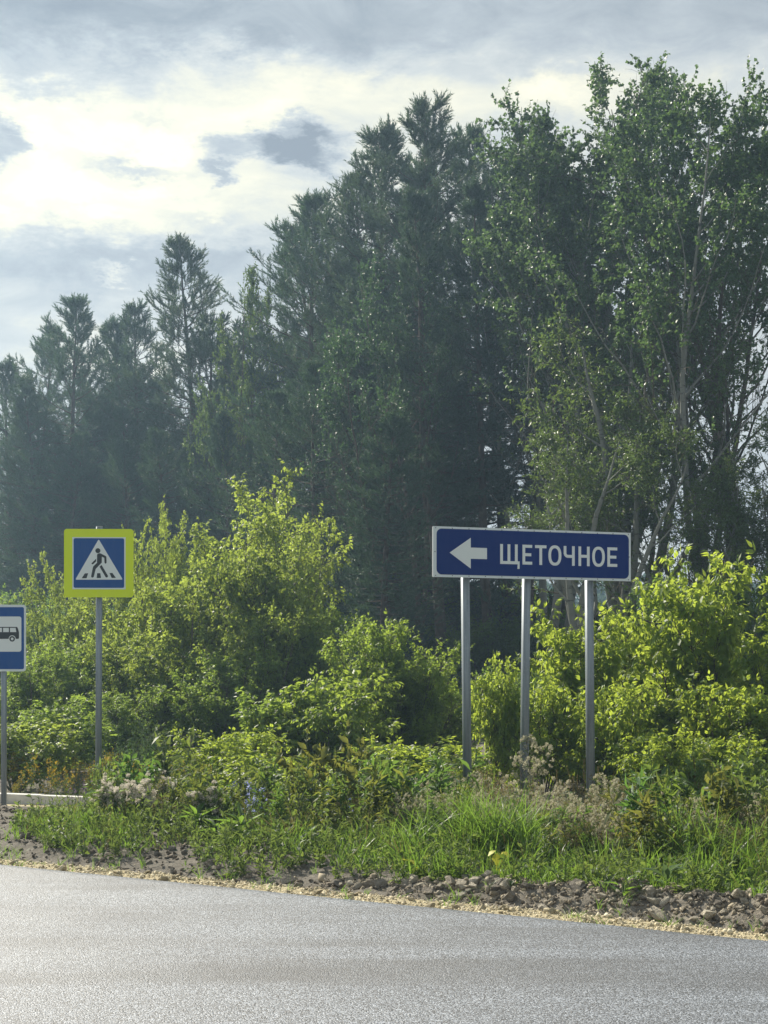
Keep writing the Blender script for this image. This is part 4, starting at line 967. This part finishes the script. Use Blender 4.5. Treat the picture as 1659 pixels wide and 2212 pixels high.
def verge(name, seed, nclump, per, hm, smin, smax, tmax, mat, dens_fn=None, wid=0.006, tfrac=1.4):
    rng = np.random.default_rng(seed); s = rng.uniform(smin, smax, nclump); t0 = grass_start(s); t = t0 + (tmax - t0) * rng.uniform(0, 1, nclump) ** tfrac
    x, y = st2w(s, t); k = in_view(x, y, 0.8)
    pxm = x / y * FPX + CX; gm = 0.30 + 0.70 * np.exp(-((pxm - 1000) / 210) ** 2) + 0.5 * np.exp(-((pxm - 1500) / 160) ** 2) + 0.9 * np.exp(-((pxm - 200) / 110) ** 2)
    if name != 'dry_grass': k &= rng.uniform(0, 1, nclump) < gm * (0.35 + 1.1 * fbm(x, y, 1.7, 3, 50))
    k &= ~bare(s, t) | (rng.uniform(0, 1, nclump) < 0.08)
    x, y, s, t = x[k], y[k], s[k], t[k]; n = len(x)
    ch = hm * (0.25 + 1.4 * fbm(x, y, 1.3, 3, 33)) * (0.55 + 0.45 * sstep(t - grass_start(s), 0, 0.9)); cd = rng.uniform(0, 2 * PI, n); ct = np.clip(rng.uniform(0.0, 0.6, n) + 0.6 * (fbm(x, y, 0.9, 3, 36) - 0.35), 0, 1)
    ch = ch * np.where((x / y * FPX + CX < 520) & (x / y * FPX + CX > 330), 0.6, 1.0)
    kerbside = (x / y * FPX + CX < 215) & (y > 13.6); ch = ch * np.where(kerbside, 0.28, 1.0)
    X = np.repeat(x, per) + rng.normal(0, 0.05, n * per); Y = np.repeat(y, per) + rng.normal(0, 0.05, n * per); H = np.repeat(ch, per) * rng.uniform(0.45, 1.15, n * per)
    bag = Bag(); blades(rng, bag, X, Y, H, wid * rng.uniform(0.7, 1.4, n * per), np.repeat(cd, per) + rng.normal(0, 0.9, n * per), rng.uniform(0.1, 0.95, n * per), np.clip(np.repeat(ct, per) + rng.uniform(-0.15, 0.25, n * per), 0, 1))
    tag(bag.build(name, mat), kind='stuff')
verge('grass', 41, 5600, 14, 0.27, -4.0, 9.0, 6.5, M['grass'], wid=0.008)
verge('tall_grass', 42, 420, 16, 0.50, 2.6, 8.6, 3.0, M['grass'], wid=0.009, tfrac=1.0)
verge('dry_grass', 43, 420, 9, 0.42, -3.5, 8.6, 5.0, M['dry'], wid=0.005, tfrac=1.0)
def sprout_tufts():
    rng = np.random.default_rng(44); n = 190; s = rng.uniform(-3, 8.5, n); t = rng.uniform(0.08, 1.0, n); x, y = st2w(s, t); k = in_view(x, y, 0.2); x, y = x[k], y[k]; n = len(x); per = 9
    bag = Bag(); blades(rng, bag, np.repeat(x, per) + rng.normal(0, 0.018, n * per), np.repeat(y, per) + rng.normal(0, 0.018, n * per), np.repeat(rng.uniform(0.05, 0.20, n), per) * rng.uniform(0.5, 1.1, n * per), np.full(n * per, 0.005), rng.uniform(0, 6.28, n * per), rng.uniform(0.3, 1.2, n * per), rng.uniform(0.5, 1, n * per))
    tag(bag.build('grass_sprouts', M['grass'], g), kind='stuff')
sprout_tufts()

# ------------------------------------------------------------------ herbs and weeds
LONG = leaf_proto(0.022, 0.11, 0.35, 0.3); SMALL = leaf2_proto(0.016, 0.05); NARROW = leaf2_proto(0.009, 0.075); OVAL = leaf_proto(0.04, 0.085, 0.3, 0.25)
FLW = (np.array([(0, 0, 0)] + [(math.cos(a) * r_, math.sin(a) * r_, 0.002 * i) for i, (a, r_) in enumerate([(k * PI / 8, 0.017 if k % 2 else 0.007) for k in range(16)])]), [np.array([(0, 1 + i, 1 + (i + 1) % 16) for i in range(16)])])
def fluff_proto(rng, n=26, r_=0.017, w=0.0028):
    V = []; F = []
    for i in range(n):
        d = norm(rng.normal(0, 1, 3) + np.array([0, 0, 0.4])); s = norm(np.cross(d, rng.normal(0, 1, 3))) * w; k = len(V); e = d * r_ * rng.uniform(0.7, 1.1); V += [d * 0.002, e - s, e + s]; F.append((k, k + 1, k + 2))
    return np.array(V), [np.array(F)]
def make_weed(name, seed, H, stems, leafp, nleaf, leafmat='herb', top=None, topmat=None, ntop=6, nb=6, spread=0.22, stemmat='green_stem', bt0=0.45, blen=0.3, tops=1.0, lsz=1.0, lt0=0.02, top_spread=0.02, droop=0.1):
    rng = np.random.default_rng(seed); root = empty(name); st, lv, fl = Bag(), Bag(), Bag()
    a = rng.uniform(0, 6.28, stems); q_ = rng.uniform(0.1, 1, stems); P0 = np.stack([np.cos(a) * 0.05 * q_, np.sin(a) * 0.05 * q_, 0 * a - 0.04], -1)
    D0 = np.stack([np.cos(a) * q_ * spread, np.sin(a) * q_ * spread, np.ones(stems)], -1); LL = H * rng.uniform(0.65, 1.03, stems)
    T = grow(rng, P0, D0, LL, 7, 0.05, 0.02); tube(st, T, radii(stems, 8, 0.0045 + 0 * LL, 0.0018 + 0 * LL), 4)
    p, d, t, i = spawn(rng, T, nb, bt0, 1.0, 0.35, 0.8); L = blen * LL[i] * (1.15 - t) * rng.uniform(0.6, 1.3, len(t)) + 0.03; B = grow(rng, p, d, L, 3, 0.1, 0.14)
    tube(st, B, radii(len(B), 4, 0.0022 + 0 * L, 0.0012 + 0 * L), 3)
    if nleaf: leaves_on(rng, lv, T, nleaf, lt0, leafp, lsz, droop, 0.9, 0.35); leaves_on(rng, lv, B, max(2, nleaf // 6), 0.1, leafp, lsz * 0.6, droop, 0.8, 0.35)
    if top is not None:
        ends = np.concatenate([B[:, -1], T[:, -1]]); k = len(ends); pp = np.repeat(ends, ntop, 0) + rng.normal(0, top_spread, (k * ntop, 3))
        fl.inst(*top, pp, frames(rng.normal(0, 1, (len(pp), 3)), rng.normal(0, 0.6, (len(pp), 3)) + np.array([0, -0.5, 0.8])), tops * rng.uniform(0.6, 1.5, len(pp)), rng.uniform(0, 1, len(pp)))
    st.build('stem', M[stemmat], root)
    if nleaf: tag(lv.build('leaves', M[leafmat], root), kind='stuff')
    if top is not None: tag(fl.build('flower_heads' if 'flower' in (topmat or '') else 'seed_heads', M[topmat], root), kind='stuff')
    return root
frng = np.random.default_rng(77)
fluff = fluff_proto(frng); bigfluff = fluff_proto(frng, 60, 0.034, 0.003)
budp = (np.array([(0, 0, 0), (0.005, 0.008, 0), (0, 0.02, 0), (-0.005, 0.008, 0), (0, 0.009, 0.005)]), [np.array([(0, 1, 4), (1, 2, 4), (2, 3, 4), (3, 0, 4)])])
dryweed = [make_weed('dry_weed', 51 + i, 0.95, 5, LONG, 9, 'dry' if i % 2 else 'herb', fluff, 'fluff', 2, 10, 0.3, 'twig', 0.4, 0.35, 1.35, 0.8) for i in range(3)]
seedweed = [make_weed('seeding_weed', 61 + i, 0.9, 5, NARROW, 16, 'herb', budp, 'dry', 7, 12, 0.28, 'twig', 0.35, 0.38, 1.0, 1.0, top_spread=0.015) for i in range(2)]
mug = [make_weed('mugwort', 71 + i, 1.25, 7, NARROW, 46, 'mugwort', None, None, 0, 12, 0.22, 'green_stem', 0.3, 0.22, 1, 1.0, 0.1, 0, -0.2) for i in range(2)]
herb = [make_weed('leafy_herb', 81 + i, 0.6, 6, (OVAL, LONG, SMALL)[i], (18, 26, 34)[i], 'herb', None, None, 0, 6, 0.35, 'green_stem', 0.2, 0.35) for i in range(3)]
yflow = make_weed('yellow_flower', 91, 0.85, 5, NARROW, 22, 'herb', FLW, 'yellow_flower', 2, 7, 0.25, 'green_stem', 0.5, 0.25, 0.8, 1.0, top_spread=0.012)
gold = make_weed('goldenrod', 92, 0.9, 7, NARROW, 26, 'herb', budp, 'yellow_flower', 7, 9, 0.2, 'green_stem', 0.6, 0.16, 1.0, 1.0, top_spread=0.03)
chic = make_weed('chicory', 93, 0.55, 4, NARROW, 8, 'herb', FLW, 'blue_flower', 1, 4, 0.3, 'green_stem', 0.4, 0.3, 0.85, 1.0, top_spread=0.005)
thistle = make_weed('thistle', 94, 0.55, 4, LONG, 30, 'herb', bigfluff, 'pale_fluff', 3, 5, 0.22, 'green_stem', 0.66, 0.20, 1.0, 1.2, top_spread=0.035)
purp = make_weed('knapweed', 95, 0.75, 4, NARROW, 14, 'herb', FLW, 'purple_flower', 1, 6, 0.3, 'green_stem', 0.4, 0.3, 0.75, 1.0, top_spread=0.005)
def make_reed(seed):
    rng = np.random.default_rng(seed); root = empty('reed_grass'); st, hd = Bag(), Bag(); n = 5
    a = rng.uniform(0, 6.28, n); D0 = np.stack([0.14 * np.cos(a) + 0.1, 0.14 * np.sin(a), np.ones(n)], -1)
    T = grow(rng, np.stack([np.cos(a) * 0.04, np.sin(a) * 0.04, 0 * a], -1), D0, rng.uniform(1.0, 1.3, n), 8, 0.03, 0.0); tube(st, T, radii(n, 9, 0.003 + 0 * a, 0.0012 + 0 * a), 3)
    leaves_on(rng, hd, T[:, 6:], 70, 0.0, leaf2_proto(0.005, 0.03), 1.0, -0.5, 0.28, 0.3)
    st.build('stem', M['dry'], root); tag(hd.build('panicle', M['dry'], root), kind='stuff'); return root
reed = make_reed(96)
def place_weed(pr, px, ytop, Y, h0, label, cat, group, rz=None, color=(1, 1, 1), smin=0.45):
    X, _, Z = wpt(px, ytop, Y); z0 = gz(X, Y) - 0.02; s = max(smin, (Z - z0) / h0)
    return put(pr, USED, (X, Y, z0), rz if rz is not None else (px * 1.37 + Y * 3) % 6.28, s, label, cat, group, color)
R_ = random.Random(12)
# dry weeds gone to seed around the posts and to the right
for i in range(120):
    px = R_.choice([R_.uniform(840, 1060), R_.uniform(1060, 1340), R_.uniform(1150, 1640)]); Y = R_.uniform(11.7, 16.2) - (px - 1100) * 0.0012
    ty = R_.uniform(1655, 1780) + (15.5 - Y) * 16
    place_weed(R_.choice(dryweed), px, ty, Y, 0.95, 'dry brown weed with small white seed tufts among the verge weeds', 'weed', 'dry weeds gone to seed')
for i in range(150):
    px = R_.choice([R_.uniform(300, 1000), R_.uniform(1000, 1655), R_.uniform(1200, 1655)]); Y = R_.uniform(11.6, 16.5) - (px - 1100) * 0.0016; ty = R_.uniform(1650, 1790) + (15.5 - Y) * 16
    place_weed(R_.choice(seedweed), px, ty, Y, 0.9, 'thin branching weed covered in small tan buds', 'weed', 'weeds with tan buds')
place_weed(dryweed[0], 1142, 1585, 16.3, 0.95, 'tall seeding weed standing right against the middle post', 'weed', None)
place_weed(seedweed[0], 1020, 1640, 16.0, 0.9, 'tan budded weed leaning against the first post', 'weed', None)
for px, ty, Y in [(1205, 1675, 15.2), (1262, 1655, 15.4), (1292, 1668, 15.3), (1240, 1690, 15.0), (1010, 1690, 15.4), (1480, 1668, 14.8), (1512, 1650, 14.9), (1535, 1690, 14.6), (1150, 1690, 15.3), (905, 1700, 15.5), (718, 1720, 15.0)]:
    place_weed(reed, px, ty, Y, 1.18, 'tan reed grass panicles nodding above the verge weeds', 'grass', 'nodding reed grass tufts')
for px, ty, Y in [(255, 1600, 18.2), (285, 1570, 18.6), (315, 1560, 19), (335, 1560, 18.8), (360, 1600, 17.8), (300, 1620, 17.3), (385, 1625, 17.2), (340, 1650, 16.6), (270, 1660, 16.6), (410, 1660, 16.2), (230, 1640, 18.5)]:
    place_weed(R_.choice(mug), px, ty, Y, 1.2, 'feathery blue green mugwort right of the crossing sign pole', 'weed', 'feathery mugwort clump')
for px, ty, Y in [(215, 1625, 18.6), (235, 1630, 18.8), (250, 1640, 18.4), (228, 1650, 18.3), (205, 1660, 18.9)]:
    place_weed(gold, px, ty, Y, 0.9, 'golden flowered weed beside the crossing sign pole', 'weed', 'golden weeds at the crossing pole', color=(1.0, 0.9, 0.7))
for i in range(26):
    px = R_.uniform(20, 250); Y = R_.uniform(19.3, 21.5); place_weed(yflow if i % 5 else gold, px, R_.uniform(1625, 1700), Y, 0.85, 'small yellow flowered weed growing behind the pale kerb', 'weed', 'yellow flowers behind the kerb', color=(1.15, 1.05, 0.8))
for i in range(12):
    px = R_.uniform(180, 560); Y = R_.uniform(15.2, 17.2); place_weed(yflow, px, R_.uniform(1640, 1700), Y, 0.85, 'small yellow flowered weed in the tall green verge', 'weed', 'yellow flowers in the verge')
for px, ty, Y, lab in [(222, 1722, 15.3, 'thistle with the thickest cluster of pale fluff, leftmost of its row'), (250, 1690, 15.8, 'thistle with fluff heads in front of the crossing sign pole'), (285, 1738, 15.0, 'thistle with two pale fluff balls right of the thickest cluster'),
                       (312, 1755, 14.6, 'low thistle with one round fluff ball near the dirt'), (362, 1715, 15.4, 'thistle with flattened fluff right of the fluffy group'), (455, 1770, 14.2, 'small thistle with a torn grey fluff head by the blue flowers'), (235, 1750, 14.8, 'thistle crowded with fluff just above the broad leaved plant')]:
    place_weed(thistle, px, ty, Y - 1.1, 0.56, lab, 'thistle', 'fluffy thistles', smin=0.75)
for px, ty, Y in [(500, 1712, 14.4), (520, 1735, 14.2), (548, 1722, 14.0), (560, 1760, 13.6), (535, 1775, 13.4), (490, 1750, 14.3), (700, 1690, 14.8), (765, 1680, 15), (728, 1770, 13.5), (1330, 1730, 14)]:
    place_weed(chic, px, ty, Y - 0.7, 0.56, 'chicory with pale blue flowers', 'weed', 'blue flowered chicory', smin=0.8)
for px, ty, Y in [(190, 1690, 17.5), (150, 1700, 17.8), (165, 1680, 18), (215, 1678, 17.2), (390, 1680, 16)]:
    place_weed(purp, px, ty, Y, 0.78, 'knapweed with small purple heads near the kerb', 'weed', 'purple knapweed by the kerb')
# leafy herbs filling the verge: the largest ones one by one
for i in range(295):
    px = R_.uniform(215, 1655); s_lo = 13.3 if px < 500 else 10.6
    Y = R_.uniform(0, 1); Yn = 14.2 - (px / 1659) * 4.1; Y = Yn + Y ** 1.5 * 5.0
    x = (px - CX) / FPX * Y; s, t = w2st(x, Y)
    if t < float(grass_start(np.array([s]))[0]) + 0.05: continue
    h = (1.0 + 0.55 * (t > 1.9) * (not 980 < px < 1330) * R_.choice((0, 0, 1, 1.4))) * R_.uniform(0.22, 0.5) * min(1.15, 0.55 + 0.25 * (t - 1)); pr = R_.choice(herb)
    put(pr, USED, (x, Y, gz(x, Y) - 0.02), R_.uniform(0, 6.28), h / 0.6, 'green leafy herb filling the verge between the asphalt and the bushes', 'plant', 'leafy herbs in the verge', (R_.uniform(0.8, 1.3), R_.uniform(0.9, 1.2), 0.9))

def ground_cover():
    rng = np.random.default_rng(61); n = 1500; s = rng.uniform(-1.5, 8.8, n); t = grass_start(s) + rng.uniform(-0.065, 1, n) * 3.6; x, y = st2w(s, t)
    k = in_view(x, y, 0.4) & ~bare(s, t); x, y, s, t = x[k], y[k], s[k], t[k]; n = len(x); st, lv = Bag(), Bag()
    h = rng.uniform(0.10, 0.34, n) * (0.5 + fbm(x, y, 1.5, 3, 62)); m = 3
    P0 = np.stack([np.repeat(x, m), np.repeat(y, m), np.repeat(np.maximum(ground_z(x, y), berm_z(x, y)), m) - 0.02], -1)
    T = grow(rng, P0, rng.normal(0, 0.35, (n * m, 3)) + np.array([0, 0, 1.0]), np.repeat(h, m) * rng.uniform(0.7, 1.2, n * m), 4, 0.12, 0.05); tube(st, T, np.full((n * m, 5), 0.0018), 3)
    kind = np.repeat(rng.integers(0, 3, n), m)
    for j, pr in enumerate((SMALL, NARROW, (OVAL[0] * 0.6, OVAL[1]))):
        leaves_on(rng, lv, T[kind == j], (14, 16, 7)[j], 0.1, pr, 1.0, 0.1, 0.9, 0.35)
    st.build('ground_cover', M['green_stem']); tag(bpy.data.objects['ground_cover'], kind='stuff'); tag(lv.build('ground_cover', M['herb']), kind='stuff')
ground_cover()

# a few plants one can pick out, leaf by leaf
BLEAF = leaf_proto(1.0, 1.0, 0.35, 0.16)
def leafy_plant(name, loc, label, leafmat, specs, stem_h=0.0, group=None):
    root = empty(name, loc); tag(root, label, 'plant', group)
    bag = Bag(); H = max(stem_h, 0.05); P = np.array([[(0, 0, -0.05), (0.005, 0, H * 0.5), (0, 0.004, H)]]); tube(bag, P, np.full((1, 3), 0.006), 5); bag.build('stem', M['green_stem'], root)
    me = {}
    for (az_, el_, z, L, w) in specs:
        key = round(w / L, 1)
        if key not in me: me[key] = mesh_np('leaf', BLEAF[0] * np.array([key, 1, 0.6]), BLEAF[1], M[leafmat], np.full(7, 0.7), False)
        d = Vector((math.cos(az_) * math.cos(el_), math.sin(az_) * math.cos(el_), math.sin(el_))); o = link('leaf', me[key], root, (d.x * 0.02, d.y * 0.02, z)); upv = Vector((0, 0, 1)) if abs(el_) < 1.3 else Vector((1, 0, 0))
        x_ = d.cross(upv).normalized(); z_ = x_.cross(d); o.rotation_euler = Matrix((x_, d, z_)).transposed().to_euler(); o.scale = (L, L, L)
def wg(px, Y): x = (px - CX) / FPX * Y; z = gz(x, Y); s, t = w2st(x, Y); return (x, Y, max(z, float(berm_z(np.array([x]), np.array([Y]))[0]) if t < 1.5 else z))
R2 = random.Random(5)
def rosette(n, L, w, el=(0.2, 1.0), z=(0, 0.05)): return [(2.4 * i + R2.uniform(-0.3, 0.3), R2.uniform(*el), R2.uniform(*z), L * R2.uniform(0.7, 1.15), w) for i in range(n)]
leafy_plant('broad_leaved_plant', wg(225, 13.75), 'bright broad leaved plant at the edge of the dirt, left of the bare mound', 'grass', rosette(14, 0.20, 0.08, (0.1, 0.9), (0, 0.30)) + rosette(4, 0.13, 0.05, (0.6, 1.2), (0.28, 0.42)), 0.42)
leafy_plant('broad_leaved_plant', wg(190, 13.9), 'smaller shaded broad leaved plant beside the bright one', 'herb', rosette(10, 0.18, 0.08, (0.0, 0.7), (0, 0.12)), 0.15)
leafy_plant('tansy_plant', wg(425, 12.9), 'low bright ferny plant spilling over the dirt in front of the blue flowers', 'grass', rosette(22, 0.22, 0.05, (0.1, 1.0), (0, 0.16)), 0.2)
leafy_plant('tansy_plant', wg(470, 12.6), 'second ferny plant spilling forward below the blue flowers', 'grass', rosette(20, 0.20, 0.05, (0.1, 1.0), (0, 0.14)), 0.18)
leafy_plant('tansy_plant', wg(520, 12.5), 'ferny plant with upright tips right of the spilling ones', 'grass', rosette(20, 0.22, 0.05, (0.3, 1.1), (0, 0.2)), 0.25)
leafy_plant('yellow_plant', wg(1077, 10.75), 'small plant with glowing yellow leaves at the lip of the stony bank', 'yellow_leaf', [(4.5, -0.9, 0.20, 0.12, 0.08), (3.6, -0.3, 0.21, 0.08, 0.06), (5.6, -0.2, 0.20, 0.09, 0.06), (4.9, -1.1, 0.12, 0.08, 0.06), (0.2, 0.5, 0.18, 0.06, 0.05), (5.9, -0.8, 0.1, 0.09, 0.06)], 0.22)
for px, Y, lab, m_, n in [(660, 12.0, 'light green seedling on the stony bank left of the middle', 'grass', 7), (905, 10.9, 'yellowing dock leaf clump above the stones', 'yellow_leaf', 4), (880, 11.4, 'dock with brown tinged long leaves in the grass', 'dry', 5),
                          (1120, 12.2, 'dock with rusty leaves under the middle post', 'dry', 6), (1250, 12.0, 'rust leaved dock right of the middle post', 'dry', 6), (1440, 9.75, 'grey green mullein rosette at the lip of the bank', 'mugwort', 9), (1200, 10.4, 'small mugwort sprig on the stony bank', 'mugwort', 8), (1345, 9.6, 'bent green leaf clump over the stones', 'grass', 6)]:
    leafy_plant('dock_plant', wg(px, Y), lab, m_, rosette(n, 0.17, 0.05, (0.3, 1.2), (0, 0.12)), 0.1)

# ------------------------------------------------------------------ even bluish haze volume, added partly for the lens-flare veil
HAZE = 0.0013
if HAZE > 0:
    bm = bmesh.new(); bmesh.ops.create_cube(bm, size=1.0); me = bpy.data.meshes.new('haze'); bm.to_mesh(me); bm.free()
    hz = link('haze', me, None, (0, 95, 11.2)); hz.scale = (260, 230, 27); tag(hz, kind='stuff')
    m, t, out = newmat('haze_veil'); pv = t.node('ShaderNodeVolumePrincipled'); pv.inputs['Color'].default_value = (0.50, 0.74, 1.0, 1); pv.inputs['Density'].default_value = HAZE
    pv.inputs['Anisotropy'].default_value = 0.5; t.l.new(pv.outputs[0], out.inputs['Volume']); me.materials.append(m)
